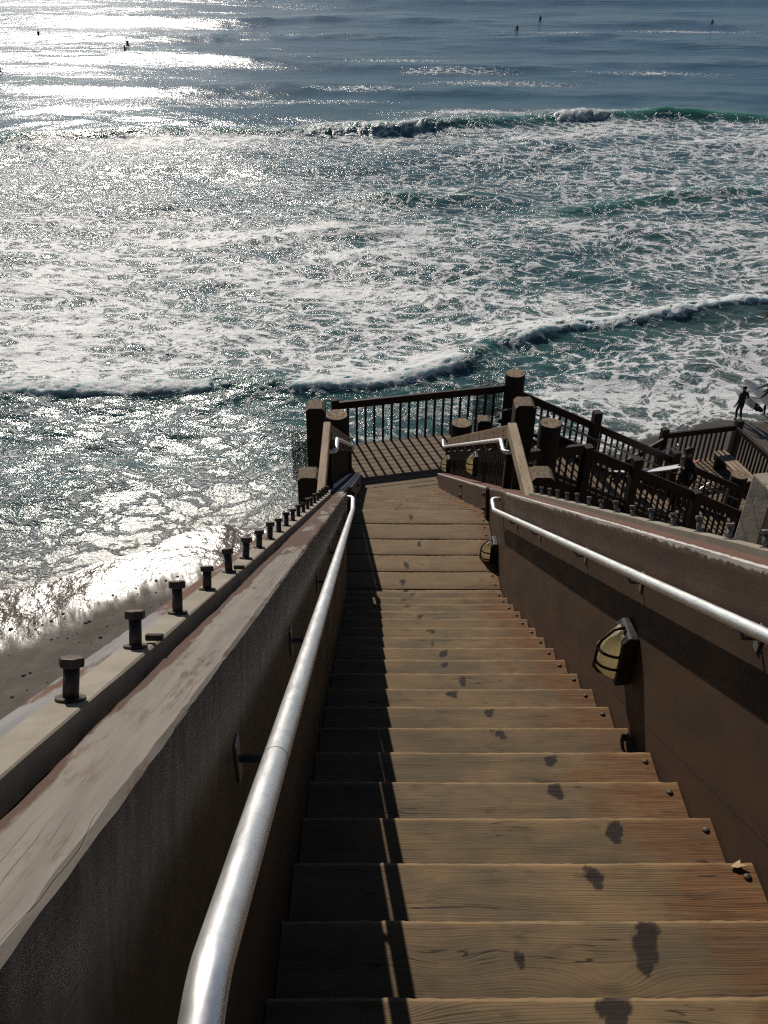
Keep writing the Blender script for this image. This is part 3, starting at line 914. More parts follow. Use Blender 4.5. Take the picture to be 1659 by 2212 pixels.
stair = empty('staircase', CAM + E_ * 0.48 + FW * 3.0 - ZV * 3.4, 'steep flight of worn brown timber treads with rusty right ends and dark wet footprints', 'staircase')
STAINS = [(0, 0.572, 0.016, 0.096, 0.064), (1, 0.738, 0.06, 0.080, 0.120), (1, 0.742, 0.012, 0.073, 0.04), (2, 0.689, 0.039, 0.068, 0.070), (3, 0.844, 0.046, 0.07, 0.080), (4, 0.709, 0.034, 0.065, 0.06),
          (5, 0.76, 0.034, 0.075, 0.05), (6, 0.587, 0.028, 0.065, 0.05), (7, 0.584, 0.031, 0.06, 0.05), (8, 0.425, 0.03, 0.07, 0.045), (9, 0.521, 0.052, 0.055, 0.07), (10, 0.441, 0.034, 0.055, 0.04),
          (11, 0.459, 0.044, 0.06, 0.06), (12, 0.413, 0.062, 0.04, 0.04), (13, 0.42, 0.028, 0.06, 0.045), (15, 0.387, 0.051, 0.06, 0.045), (16, 0.287, 0.02, 0.055, 0.035), (17, 0.266, 0.018, 0.05, 0.03),
          (18, 0.356, 0.03, 0.055, 0.03), (1, 0.39, 0.098, 0.035, 0.04)]
HEAD = []


def round_head(parent, m):
    if not HEAD:
        b = MB()
        b.sphere((0, 0, 0.0005), (0.0135, 0.0135, 0.008), 12, 6)
        HEAD.append(build('bolt_head', b, M_steel, parent, m))
    else:
        dup_part(HEAD[0], m, parent)


for k in range(-4, 19):
    nz = nosing(k)
    mt = YAW @ T(0, nz.y, nz.z)
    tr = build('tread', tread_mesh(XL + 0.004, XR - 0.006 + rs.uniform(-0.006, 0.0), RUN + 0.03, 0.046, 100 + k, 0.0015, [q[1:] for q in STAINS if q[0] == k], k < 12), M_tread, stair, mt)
    for yy in (-0.055, -0.215):
        round_head(tr, mt @ T(XR - 0.045 + rs.uniform(-0.008, 0.008), yy, 0.0))
# landing boards
LZ = -5.591
Y18 = nosing(18).y
YLE = 7.999
bw = (YLE - (Y18 - 0.03)) / 6
for i in range(6):
    y1 = YLE - i * bw
    mt = YAW @ T(0, y1, LZ)
    LS = ((0.282, 6.763, 0.07, 0.08), (0.467, 7.393, 0.04, 0.10), (0.321, 7.035, 0.05, 0.10), (0.31, 6.62, 0.06, 0.06), (0.40, 7.86, 0.05, 0.10))
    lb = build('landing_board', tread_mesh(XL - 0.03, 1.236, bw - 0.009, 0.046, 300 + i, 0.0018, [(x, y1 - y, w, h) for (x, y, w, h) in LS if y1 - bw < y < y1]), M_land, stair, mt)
    for yy in (-0.06, -0.2):
        round_head(lb, mt @ T(1.236 - 0.05 + rs.uniform(-0.01, 0.01), yy, 0.0))
# carriage under the treads
b = MB()
for x in (XL + 0.06, 0.48, XR - 0.06):
    b.box(x - 0.04, x + 0.04, -0.6, 8.2, -H - 0.46, -H - 0.235, 0.004)
build('carriage_beam', b, M_dark, stair, SLOPE)

# lower flight, same pitch, from the landing down to the deck
stair2 = empty('staircase', CAM + E_ * 0.48 + FW * 11.0 - ZV * 7.6, 'second flight of timber treads from the small landing down to the railed deck', 'staircase')
NL = 19
for k in range(1, NL + 1):
    mt = YAW @ T(0, YLE + RUN * k, LZ - RISE * k)
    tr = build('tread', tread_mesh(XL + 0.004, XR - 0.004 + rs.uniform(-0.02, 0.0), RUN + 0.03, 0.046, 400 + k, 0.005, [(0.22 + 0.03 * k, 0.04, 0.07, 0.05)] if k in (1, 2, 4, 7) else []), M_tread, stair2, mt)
SL2 = SLOPE
HL = -(LZ) * CT - YLE * ST                                  # nosing line of the lower flight
b = MB()
for x in (XL + 0.06, XR - 0.06):
    b.box(x - 0.04, x + 0.04, 9.75, 16.6, -HL - 0.5, -HL - 0.26, 0.004)
build('carriage_beam', b, M_dark, stair2, SLOPE)


# ------------------------------------------------------------------ stair walls of timber clamped by long bolts
def up(f):
    return 0 if f.normal.z > 0.6 else 1


def long_box(x0, x1, u0, u1, z0, z1, bev, seed, jag=0.0014, nseg=320):
    """timber running along u with slightly uneven arrises"""
    r = random.Random(seed)
    bm = bmesh.new()
    ph = [r.uniform(0, 6.28) for _ in range(8)]
    rows = []
    for i in range(nseg + 1):
        u = u0 + (u1 - u0) * i / nseg

        def j(a, f):
            return jag * (math.sin(u * f + ph[a]) + 0.7 * math.sin(u * f * 2.7 + ph[a + 1])) * 0.6
        d = bev * (1 + 0.25 * math.sin(u * 5 + ph[6]) + r.uniform(-0.25, 0.25) * (jag > 0.001))
        prof = [(x0, z0), (x0, z1 - d + j(0, 7)), (x0 + d, z1 + j(1, 5) * 0.3), (x1 - d, z1 + j(2, 6) * 0.3), (x1, z1 - d + j(3, 9)), (x1, z0)]
        rows.append([bm.verts.new((a, u, b_)) for a, b_ in prof])
    m = 6
    for a, b_ in zip(rows[:-1], rows[1:]):
        for k in range(m):
            bm.faces.new((a[k], a[(k + 1) % m], b_[(k + 1) % m], b_[k]))
    bm.faces.new(rows[0])
    bm.faces.new(list(reversed(rows[-1])))
    return bm


def hexbolt(rad, hd, shank_r, ln):
    """bolt standing up from z=0, hexagon head on top"""
    b = MB()
    b.tube([(0, 0, -0.01), (0, 0, ln)], shank_r, 16)
    hexa = [(rad * math.cos(R(60 * i)), rad * math.sin(R(60 * i))) for i in range(6)]
    b.prism(hexa, ln, ln + hd, bev=0.0022)
    return b


def bolt_parts(wall, mat, xs, h, us, seed, tabs=()):
    r = random.Random(seed)
    first = None
    for i, u in enumerate(us):
        m = SLOPE @ T(xs, u, -h) @ Matrix.Rotation(r.uniform(0, 1.05), 4, 'Z') @ Matrix.Rotation(r.uniform(-0.07, 0.07), 4, 'X') @ Matrix.Rotation(r.uniform(-0.05, 0.05), 4, 'Y') @ Matrix.Scale(r.uniform(0.90, 1.10), 4, Vector((0, 0, 1)))
        if first is None:
            first = build('bolt', hexbolt(0.0175, 0.014, 0.0105, 0.047), mat, wall, m)
            b = MB()
            b.tube([(0, 0, 0.0), (0, 0, 0.004)], 0.02, 18)
            w0 = build('washer', b, mat, first, m)
        else:
            c = dup_part(first, m)
            w = w0.copy()
            COL.objects.link(w)
            w.parent = c
            WM[w] = m.copy()
    for u in tabs:
        b = MB()
        b.box(0.0, 0.030, -0.006, 0.006, 0, 0.012, 0.002)
        build('tab', b, mat, wall, SLOPE @ T(xs + 0.008, u + 0.03, -h + 0.004))


BOT = 1.72
TOPL, TOPR = -HT_L, -HT_R
wl = empty('stair_wall', CAM + SLOPE.to_3x3() @ Vector((-0.36, 3.0, -1.6)), 'thick timber stair wall on the left, pale worn paint and a bolted bar along its top', 'stair wall')
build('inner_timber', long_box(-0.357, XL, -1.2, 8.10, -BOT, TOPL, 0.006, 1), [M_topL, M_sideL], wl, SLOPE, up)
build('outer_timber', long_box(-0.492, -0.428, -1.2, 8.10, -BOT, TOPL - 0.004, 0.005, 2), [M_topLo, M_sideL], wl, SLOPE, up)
b = MB()
b.box(-0.427, -0.358, -1.2, 17.0, -BOT + 0.01, TOPL - 0.05)
build('core_plate', b, M_core, wl, SLOPE)
build('clamp_bar', long_box(-0.425, -0.372, -1.2, 7.55, TOPL - 0.02, -0.322, 0.003, 3, 0.0008), M_bar, wl, SLOPE)
build('lower_inner_timber', long_box(-0.357, XL + 0.006, 9.58, 16.95, -BOT + 0.3, TOPL - 0.004, 0.006, 4), [M_topR, M_sideL], wl, SLOPE, up)
build('lower_outer_timber', long_box(-0.492, -0.428, 8.11, 16.95, -BOT + 0.3, TOPL - 0.006, 0.005, 5), [M_topR, M_sideL], wl, SLOPE, up)
bolt_parts(wl, M_steel, -0.398, 0.322, [0.515 + 0.3165 * i for i in range(23)], 5, (1.469, 2.415))

wr = empty('stair_wall', CAM + SLOPE.to_3x3() @ Vector((1.33, 3.0, -1.6)), 'thick brown timber stair wall on the right, lamps on its inner face and grey bolts on top', 'stair wall')
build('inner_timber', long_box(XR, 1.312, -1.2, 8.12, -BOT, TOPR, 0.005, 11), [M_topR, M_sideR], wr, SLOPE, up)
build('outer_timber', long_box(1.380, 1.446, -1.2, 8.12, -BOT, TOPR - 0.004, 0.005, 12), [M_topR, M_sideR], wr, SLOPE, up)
b = MB()
b.box(1.313, 1.379, -1.2, 17.0, -BOT + 0.01, TOPR - 0.05)
build('core_plate', b, M_core, wr, SLOPE)
build('clamp_bar', long_box(1.326, 1.378, -1.2, 7.6, TOPR - 0.02, -0.314, 0.003, 13, 0.0008), M_bar, wr, SLOPE)
b = long_box(1.244, 1.446, 8.125, 9.575, -BOT, TOPR - 0.003, 0.004, 14)
build('landing_timber', b, [M_topR, M_sideR], wr, SLOPE, up)
build('landing_timber', long_box(-0.357, -0.292, 8.105, 9.575, -BOT, TOPL - 0.003, 0.004, 15), [M_topR, M_sideL], wl, SLOPE, up)
build('lower_inner_timber', long_box(XR - 0.002, 1.446, 9.58, 16.95, -BOT + 0.3, TOPR - 0.004, 0.005, 16), [M_topR, M_sideR], wr, SLOPE, up)
bolt_parts(wr, M_galv, 1.352, 0.314, [0.5 + 0.3165 * i for i in range(23)], 6, (4.95, 3.68))


def side_bolt(wall, x, u, h, sgn):
    b = MB()
    hexa = [(0.019 * math.cos(R(60 * i)), 0.019 * math.sin(R(60 * i))) for i in range(6)]
    m = SLOPE @ T(x, u, -h) @ Matrix.Rotation(R(90) * sgn, 4, 'Y')
    b.prism(hexa, 0.0, 0.03, bev=0.002)
    b.tube([(0, 0, -0.002), (0, 0, 0.008)], 0.034, 14)
    build('joint_bolt', b, M_cage, wall, m)


for (u, h) in ((9.66, 0.42), (9.66, 0.58), (12.3, 0.42), (12.3, 0.56), (16.8, 0.42), (16.8, 0.55)):
    side_bolt(wr, XR - 0.003, u, h, -1)
    side_bolt(wl, XL + 0.007, u, h, 1)

# ------------------------------------------------------------------ handrails


def arc(c, a, b_, r, n=6):
    """quarter bend from direction a to direction b (unit vectors), corner at c"""
    c, a, b_ = Vector(c), Vector(a).normalized(), Vector(b_).normalized()
    out = []
    for i in range(n + 1):
        t = i / n
        p0, p2 = c - a * r, c + b_ * r
        out.append((1 - t) ** 2 * p0 + 2 * t * (1 - t) * c + t * t * p2)
    return out


HB = Vector((0, CT, ST))             # level, forward, in slope coordinates (x, u, -h)
VD = Vector((0, ST, -CT))            # plumb down in slope coordinates
RR = 0.0222


def upper_rail(name, label, p0, p1, wallx, sgn, loc, brk, start_bend=True):
    h_ = empty(name, loc, label, 'handrail', 'pipe handrails of the upper flight')
    d = (p1 - p0).normalized()
    pts = []
    if start_bend:
        back = -HB
        s0 = p0 + back * 0.9
        pts += [s0] + arc(p0, HB, d, 0.035)
    else:
        pts += [p0 - d * 1.6]
    e1 = p1 + HB * 0.19
    pts += arc(p1, d, HB, 0.03)
    side = Vector((sgn, 0, 0))
    pts += arc(e1, HB, side, 0.05, 8)
    pts += [Vector((wallx + sgn * 0.02, e1.y, e1.z))]
    b = MB()
    b.tube(pts, RR, 20)
    rail = build('rail_pipe', b, M_alu, h_, SLOPE)
    b = MB()                                            # weld seam
    s = p0 + d * 0.62
    b.tube([s, s + d * 0.003], RR + 0.0004, 20)
    build('seam_ring', b, M_galv, rail, SLOPE)
    for u in brk:
        t = (u - p0.y) / (p1.y - p0.y)
        q = p0.lerp(p1, t)
        b = MB()
        low = q + VD * 0.055
        w = Vector((wallx, low.y, low.z))
        # arm from the wall plate, turned up under the pipe
        b.tube([w + Vector((-sgn * 0.004, 0, 0)), Vector((q.x + sgn * 0.012, low.y, low.z))] + [q + VD * 0.03, q + VD * 0.018], 0.0075, 10)
        mm = frame(Vector((1, 0, 0)), HB, -VD, w)
        b.box(-0.006 if sgn > 0 else 0.0, 0.0 if sgn > 0 else 0.006, -0.017, 0.017, -0.05, 0.05, 0.0015, mm)
        b.box(-0.016, 0.016, -0.035, 0.035, -0.003, 0.003, 0.001, frame(Vector((1, 0, 0)), d, Vector((1, 0, 0)).cross(d), q + VD * 0.0245))
        build('rail_bracket', b, M_dull, h_, SLOPE)
    return h_


upper_rail('handrail', 'aluminium pipe handrail beside the dark shaded left wall', Vector((-0.163, 0.85, -0.516)), Vector((-0.205, 8.30, -0.505)), XL, -1,
           CAM + SLOPE.to_3x3() @ Vector((-0.2, 3.0, -0.5)), [1.58, 2.62, 3.85, 5.0, 6.2, 7.4])
upper_rail('handrail', 'bright aluminium pipe handrail above the lamps on the brown right wall', Vector((1.143, 0.9, -0.520)), Vector((1.140, 8.42, -0.520)), XR, 1,
           CAM + SLOPE.to_3x3() @ Vector((1.14, 3.0, -0.5)), [2.7, 3.92, 4.97, 6.36, 7.4], True)

# ------------------------------------------------------------------ guard rails along the lower flight
GTOP = -4.35                                               # level part, height from camera


def guard(label, xg, side, loc, t):
    """side = +1: the guard's open side looks to +x"""
    g = empty('guard_railing', loc, label, 'railing')
    x0, x1 = xg - t, xg + t
    # level cap board from the stair wall to the head of the lower flight
    ya, yb = 6.40, 7.72
    b = MB()
    b.box(x0, x1, ya, yb + 0.03, GTOP - 0.13, GTOP, 0.008)
    build('level_board', b, M_cap, g, YAW)
    # sloping top board
    ln = (14.2 - yb) / CT
    m = frame(E_, D_, N_, CAM + FW * yb + ZV * GTOP)
    b = MB()
    b.box(xg - 0.022, xg + 0.022, 0.02, ln, -0.15, -0.004, 0.006)
    top = build('top_board', b, M_guard, g, m)
    for i in range(10):
        for dz in (-0.05, -0.10):
            round_head(top, m @ T(xg + side * 0.022, 0.5 + i * 0.72, dz) @ Matrix.Rotation(R(90) * side, 4, 'Y'))
    b = MB()
    b.box(xg - 0.04, xg + 0.04, 0.3, ln, -0.98, -0.90, 0.004)
    build('bottom_rail', b, M_dark, g, m)
    # balusters
    first = None
    n = 52
    for i in range(n):
        y = yb - 0.25 + i * 0.126
        zt = GTOP - max(0, (y - yb)) * math.tan(TH) - 0.12
        zb = LZ + 0.02 if y < YLE else LZ - (y - YLE) * math.tan(TH) + 0.02
        zb = zt - 0.98
        mm = YAW @ T(xg - side * 0.028, y, zt)
        if first is None:
            b = MB()
            b.box(-0.018, 0.018, -0.018, 0.018, -0.98, 0.0, 0.003)
            first = build('baluster', b, M_rail, g, mm)
        else:
            dup_part(first, mm)
    # newels
    for y, zt in ((yb - 0.04, GTOP - 0.131), (14.15, GTOP - (14.15 - yb) * math.tan(TH) - 0.16)):
        b = MB()
        b.box(xg - 0.045, xg + 0.045, y - 0.045, y + 0.045, zt - 1.45, zt, 0.005)
        build('newel', b, M_post, g, YAW)
    return g


guard('slatted guard railing right of the second flight, lamps mounted on its inside', 1.375, -1, CAM + E_ * 1.375 + FW * 10 - ZV * 6, 0.045)
guard('slatted guard railing on the left of the second flight, pale level board beside square posts', -0.475, 1, CAM - E_ * 0.475 + FW * 10 - ZV * 6, 0.036)


def lower_rail(label, xr, wallx, sgn, loc):
    h_ = empty('handrail', loc, label, 'handrail', 'pipe handrails of the second flight')
    z0 = -0.155                                            # slope coordinate
    p0 = Vector((xr, 9.08, -z0 * -1 if False else 0.160))
    p1 = Vector((xr, 16.6, 0.160))
    d = Vector((0, 1, 0))
    q = p0 - HB * 0.24
    b = MB()
    pts = [Vector((wallx + sgn * 0.01, q.y, q.z))] + arc(q, Vector((-sgn, 0, 0)), HB, 0.05, 7) + arc(p0, HB, d, 0.03) + arc(p1, d, HB, 0.03) + [p1 + HB * 0.25]
    b.tube(pts, RR, 18)
    build('rail_pipe', b, M_alu, h_, SLOPE)
    for i in range(7):
        u = 9.3 + i * 1.15
        b = MB()
        # flat strap curled under the pipe and back to the guard
        c = Vector((xr, u, 0.160))
        pts = []
        for k in range(11):
            a = math.pi * (k / 10)
            pts.append(c + Vector((sgn * (0.062 - 0.062 * math.cos(a)), 0, 0)) + VD * (0.012 + 0.10 * math.sin(a)))
        b.tube(pts, 0.011, 8)
        build('rail_bracket', b, M_dull, h_, SLOPE)
    return h_


lower_rail('aluminium pipe handrail with ring brackets on the right guard of the second flight', 1.29, 1.35, 1, CAM + E_ * 1.29 + FW * 10 - ZV * 5.8)
lower_rail('aluminium pipe handrail on the left guard of the second flight, seen end on', -0.385, -0.45, -1, CAM - E_ * 0.385 + FW * 10 - ZV * 5.8)


# ------------------------------------------------------------------ caged wall lamps
def lamp(label, origin, out, first=[None]):
    o = empty('wall_lamp', origin, label, 'lamp', 'caged wall lamps')
    out = Vector(out).normalized()
    m = frame(out, ZV.cross(out), ZV, Vector(origin))
    if first[0] is None:
        b = MB()
        b.prism([(0, -0.135), (0.070, -0.145), (0.074, 0.12), (0.045, 0.155), (0, 0.155)], -0.078, 0.078, frame(Vector((1, 0, 0)), Vector((0, 0, 1)), Vector((0, -1, 0)), Vector((0, 0, 0))), bev=0.008)
        h_ = build('housing', b, M_black, o, m)
        b = MB()
        rows = []
        for z, p in ((-0.132, 0.004), (-0.120, 0.035), (-0.102, 0.066), (-0.078, 0.084), (-0.02, 0.083), (0.045, 0.078), (0.075, 0.068), (0.100, 0.050), (0.122, 0.028), (0.142, 0.004)):
            rows.append([b.bm.verts.new((0.066 + p * math.cos(R(a)) ** 0.8 if abs(a) < 90 else 0.06, 0.059 * math.sin(R(a)) * (0.72 + 0.28 * min(1, p / 0.06)), z)) for a in range(-90, 91, 15)])
        for ra, rb in zip(rows[:-1], rows[1:]):
            for i in range(len(ra) - 1):
                f = b.bm.faces.new((ra[i], ra[i + 1], rb[i + 1], rb[i]))
                f.smooth = True
        b.bm.faces.new(rows[0])
        b.bm.faces.new(rows[-1])
        for ra, rb in zip(rows[:-1], rows[1:]):
            b.bm.faces.new((ra[-1], ra[0], rb[0], rb[-1]))
        l_ = build('lens', b, M_lens, o, m)
        b = MB()
        pr = [(0.06, -0.150), (0.138, -0.118), (0.163, -0.082), (0.157, 0.050), (0.145, 0.084), (0.098, 0.146), (0.05, 0.16)]
        b.tube([(x, 0.0, z) for x, z in pr], 0.008, 8)
        for z in (-0.045, 0.035):
            xo = 0.158 if z < 0.06 else 0.136
            if z < -0.09:
                xo = 0.142
            b.tube([(0.06, 0.072 * sg, z) if False else (0.066 + (xo - 0.066) * math.cos(R(a)), 0.070 * math.sin(R(a)), z) for sg in (1,) for a in range(-90, 91, 15)], 0.007, 8)
        c_ = build('cage', b, M_cage, o, m)
        first[0] = (h_, l_, c_)
    else:
        for p in first[0]:
            dup_part(p, m, o)
    return o


lamp('largest caged cream lamp, low on the brown right wall under the bright handrail', YAW @ Vector((XR - 0.001, 3.02, -2.93)), -E_)
lamp('caged lamp by the landing, half hidden behind the end of the brown right wall', YAW @ Vector((1.243, 7.14, -5.52)), -E_)
lamp('caged cream lamp near the middle of the slatted guard railing', YAW @ Vector((1.322, 9.63, -6.02)), -E_)
lamp('furthest caged cream lamp, at the deck end of the slatted guard railing', YAW @ Vector((1.322, 13.2, -8.26)), -E_)

# ------------------------------------------------------------------ deck
dk = empty('deck', DECK @ Vector((-1.8, -1.2, 0)), 'plank deck at the foot of the second flight, striped by railing shadows', 'deck')
b = MB()
off = 0.02
rr = random.Random(8)
while off > -3.3:
    b.box(-4.1, -0.06, off - 0.138, off, -0.045, rr.uniform(-0.002, 0.002), 0.004)
    off -= 0.146
build('planks', b, M_deck, dk, DECK)
b = MB()
for s in (-4.0, -3.0, -2.0, -1.0, -0.2):
    b.box(s - 0.05, s + 0.05, -3.2, 0.0, -0.32, -0.05, 0.004)
b.box(-4.1, 0.0, 0.03, 0.11, -0.34, -0.005, 0.004)
build('joist_frame', b, M_dark, dk, DECK)

RH = 1.0


def baluster_row(parent, s0, s1, off0, off1, zt, zb, frm, step=0.125, slope=0.0, t=0.019):
    """vertical balusters between two points of the frame's plane"""
    ln = math.hypot(s1 - s0, off1 - off0)
    n = int(ln / step)
    first = None
    for i in range(1, n):
        f = i / n
        s, o_ = s0 + (s1 - s0) * f, off0 + (off1 - off0) * f
        m = frm @ T(s, o_, zt - slope * f * ln)
        if first is None:
            b = MB()
            b.box(-t, t, -t, t, zb - zt, 0, 0.003)
            first = build('baluster', b, M_rail, parent, m)
        else:
            dup_part(first, m)


dr = empty('deck_railing', DECK @ Vector((-1.7, 0.05, 0)), 'dark brown baluster railing along the sea edge of the upper deck', 'railing')
b = MB()
b.box(-3.62, -0.17, 0.015, 0.085, RH - 0.15, RH, 0.008)
build('top_rail', b, M_rail, dr, DECK)
b = MB()
b.box(-3.75, -3.60, -0.03, 0.13, -0.3, RH + 0.07, 0.02)
build('end_post', b, M_post, dr, DECK)
baluster_row(dr, -3.60, -0.2, 0.055, 0.055, RH - 0.14, -0.1, DECK, 0.172, t=0.0215)


def pile(name, label, base, top, r, cat='pile', group='round timber piles'):
    """round log post: base point, top height, radius"""
    o = empty(name, base, label, cat, group)
    n = 28
    rg = random.Random(int(base[0] * 100))
    ph = [rg.uniform(0, 6.28) for _ in range(3)]
    b = bmesh.new()
    hgt = top - base[2]
    rings = []
    for z, k in ((-0.3, 1.05), (hgt * 0.5, 1.01), (hgt - 0.02, 1.0), (hgt - 0.004, 0.975), (hgt, 0.94)):
        rings.append([b.verts.new((r * k * (1 + 0.012 * math.sin(3 * a + ph[0]) + 0.008 * math.sin(7 * a + ph[1])) * math.cos(a), r * k * (1 + 0.012 * math.sin(3 * a + ph[0])) * math.sin(a), z)) for a in [2 * math.pi * i / n for i in range(n)]])
    for a_, b_ in zip(rings[:-1], rings[1:]):
        for i in range(n):
            f = b.faces.new((a_[i], a_[(i + 1) % n], b_[(i + 1) % n], b_[i]))
            f.smooth = True
    b.faces.new(rings[-1])
    tmp = build('log', b, [M_piletop, M_post], o, Matrix.Translation(Vector(base)), lambda f: 0 if f.normal.z > 0.9 else 1)
    return o


pile('log_post', 'tall round log post at the seaward corner of the upper deck', (2.62, 16.25, 1.0), DECKZ + 1.25, 0.20)
pile('log_post', 'round log post with a split pale top beside the left guard railing', (-0.92, 14.75, 1.0), DECKZ + 1.08, 0.215)
pile('log_post', 'round log post with yellowish top behind the right guard railing', (1.44, 14.55, 1.0), DECKZ + 1.05, 0.195)
pile('log_post', 'round log post at the head of the side flight, behind the square posts', (3.09, 14.46, 2.0), DECKZ + 1.12, 0.205)


def square_post(label, x, y, top, w, h, yaw=PSI):
    o = empty('square_post', (x, y, top - h), label, 'post', 'square chamfered timber posts')
    b = bmesh.new()
    c = w * 0.17
    ring = lambda s, z: [b.verts.new((a * s, d * s, z)) for a, d in ((-.5 * w, -.5 * w), (.5 * w, -.5 * w), (.5 * w, .5 * w), (-.5 * w, .5 * w))]
    r0, r1 = ring(1, 0), ring(1, h - c)
    r2 = [b.verts.new((a, d, h)) for a, d in ((-.5 * w + c, -.5 * w), (.5 * w - c, -.5 * w), (.5 * w - c, .5 * w), (-.5 * w + c, .5 * w))]
    b.faces.new(list(reversed(r0)))
    for i in range(4):
        b.faces.new((r0[i], r0[(i + 1) % 4], r1[(i + 1) % 4], r1[i]))
    b.faces.new((r1[0], r1[1], r2[1], r2[0]))
    b.faces.new((r1[1], r1[2], r2[2], r2[1]))
    b.faces.new((r1[2], r1[3], r2[3], r2[2]))
    b.faces.new((r1[3], r1[0], r2[0], r2[3]))
    b.faces.new(r2)
    bmesh.ops.bevel(b, geom=list(b.edges), offset=0.006, segments=1, affect='EDGES')
    build('timber', b, [M_posttop, M_post], o, frame(Vector((math.cos(yaw), math.sin(yaw), 0)), Vector((-math.sin(yaw), math.cos(yaw), 0)), ZV, Vector((x, y, top - h))), lambda f: 0 if f.normal.z > 0.3 else 1)
    return o


square_post('tall black square post left of the second flight, mesh basket on its outer side', -1.15, 13.0, 13.02, 0.315, 9.0)
square_post('short black square post outside the left stair wall', -1.09, 10.75, 13.12, 0.31, 7.0)
square_post('tall dark square post behind the right guard railing, pale chamfered top', 2.30, 13.0, 13.12, 0.33, 9.0)
square_post('short dark square post behind the right row of grey bolts', 2.30, 10.9, 13.08, 0.33, 7.0)
square_post('small square post between the round log and the tall dark post', 1.73, 13.6, 12.46, 0.22, 2.2)


def basket(label, x, y, z0, z1, r):
    n = NT('wire_mesh_weave')
    s = n.sep(n.obj())
    ang = n.math('MULTIPLY', n.math('ARCTAN2', s[1], s[0]), 16.0)
    a = n.math('ABSOLUTE', n.math('SINE', n.math('ADD', n.math('MULTIPLY', s[2], 90.0), ang)))
    c = n.math('ABSOLUTE', n.math('SINE', n.math('SUBTRACT', n.math('MULTIPLY', s[2], 90.0), ang)))
    mk = n.math('LESS_THAN', n.math('MINIMUM', a, c), 0.42)
    n.fin((0.02, 0.019, 0.018), 0.5, 0.3)
    n.set(n.b.inputs['Alpha'], mk)
    o = empty('wire_basket', (x, y, z0), label, 'wire basket')
    b = MB()
    b.tube([(0, 0, 0), (0, 0, z1 - z0)], r, 28, False)
    build('mesh_sleeve', b, n.m, o, T(x, y, z0))
    b = MB()
    for z in (0, z1 - z0):
        b.tube([(r * math.cos(2 * math.pi * i / 24), r * math.sin(2 * math.pi * i / 24), z) for i in range(25)], 0.010, 6, False)
    build('rim', b, M_black, o, T(x, y, z0))


basket('black wire mesh basket hanging left of the tall black square post', -1.46, 13.3, DECKZ + 0.62, DECKZ + 1.42, 0.17)
basket('black wire mesh basket in the right corner of the upper deck railing', 2.12, 16.35, DECKZ + 0.10, DECKZ + 0.88, 0.30)

# ------------------------------------------------------------------ side flight down to the lower landing
SF_SL = 0.54
SF_A = math.atan(SF_SL)
S_END, DZ = 5.85, -3.2
sf = empty('staircase', DECK @ Vector((3.0, -0.9, -1.6)), 'side flight going down to the right between dark baluster railings, treads striped with shadow', 'staircase')
nst = 19
srun, srise = (S_END + 0.1) / nst, -DZ / nst
for k in range(nst):
    b = MB()
    s0 = -0.1 + k * srun
    b.box(-1.66, 0.0, -srun - 0.03 if False else 0, srun + 0.025, -0.045, 0, 0.004)
    m = DECK @ frame(Vector((0, 1, 0)), Vector((1, 0, 0)), Vector((0, 0, 1)), Vector((s0, 0, -(k + 1) * srise)))
    mm = DECK @ T(s0, -1.66, -(k + 1) * srise)
    b = MB()
    b.box(0, srun + 0.02, 0.02, 1.64, -0.045, 0, 0.004)
    build('tread', b, M_deck, sf, mm)
for o_ in (-1.70, -0.02):
    b = MB()
    m = DECK @ frame(Vector((math.cos(SF_A), 0, -math.sin(SF_A))), Vector((0, 1, 0)), Vector((math.sin(SF_A), 0, math.cos(SF_A))), Vector((-0.1, o_, 0)))
    b.box(0, (S_END + 0.1) / math.cos(SF_A), -0.035, 0.035, -0.34, 0.03, 0.005)
    build('stringer', b, M_dark, sf, m)


def slope_rail(label, off, s0, s1, posts, loc, tops, hand):
    g = empty('stair_railing', loc, label, 'railing')
    ln = (s1 - s0) / math.cos(SF_A)
    z0 = 0.94 - SF_SL * s0
    m = DECK @ frame(Vector((math.cos(SF_A), 0, -math.sin(SF_A))), Vector((0, 1, 0)), Vector((math.sin(SF_A), 0, math.cos(SF_A))), Vector((s0, off, z0)))
    b = MB()
    b.box(0, ln, -0.04, 0.04, -0.15, 0.0, 0.008)
    build('top_rail', b, M_rail, g, m)
    b = MB()
    b.box(0, ln, -0.025, 0.025, -0.80, -0.73, 0.005)
    build('bottom_rail', b, M_dark, g, m)
    n = int((s1 - s0) / 0.145)
    first = None
    for i in range(1, n):
        s = s0 + (s1 - s0) * i / n
        mm = DECK @ T(s, off, 0.94 - SF_SL * s - 0.13)
        if first is None:
            b = MB()
            b.box(-0.02, 0.02, -0.02, 0.02, -0.86, 0, 0.003)
            first = build('baluster', b, M_rail, g, mm)
        else:
            dup_part(first, mm)
    for s, tp in posts:
        b = MB()
        b.box(s - 0.085, s + 0.085, off - 0.13, off + 0.06, 0.94 - SF_SL * s - 1.7, 0.94 - SF_SL * s + tp, 0.012)
        build('post', b, M_post, g, DECK)
    return g


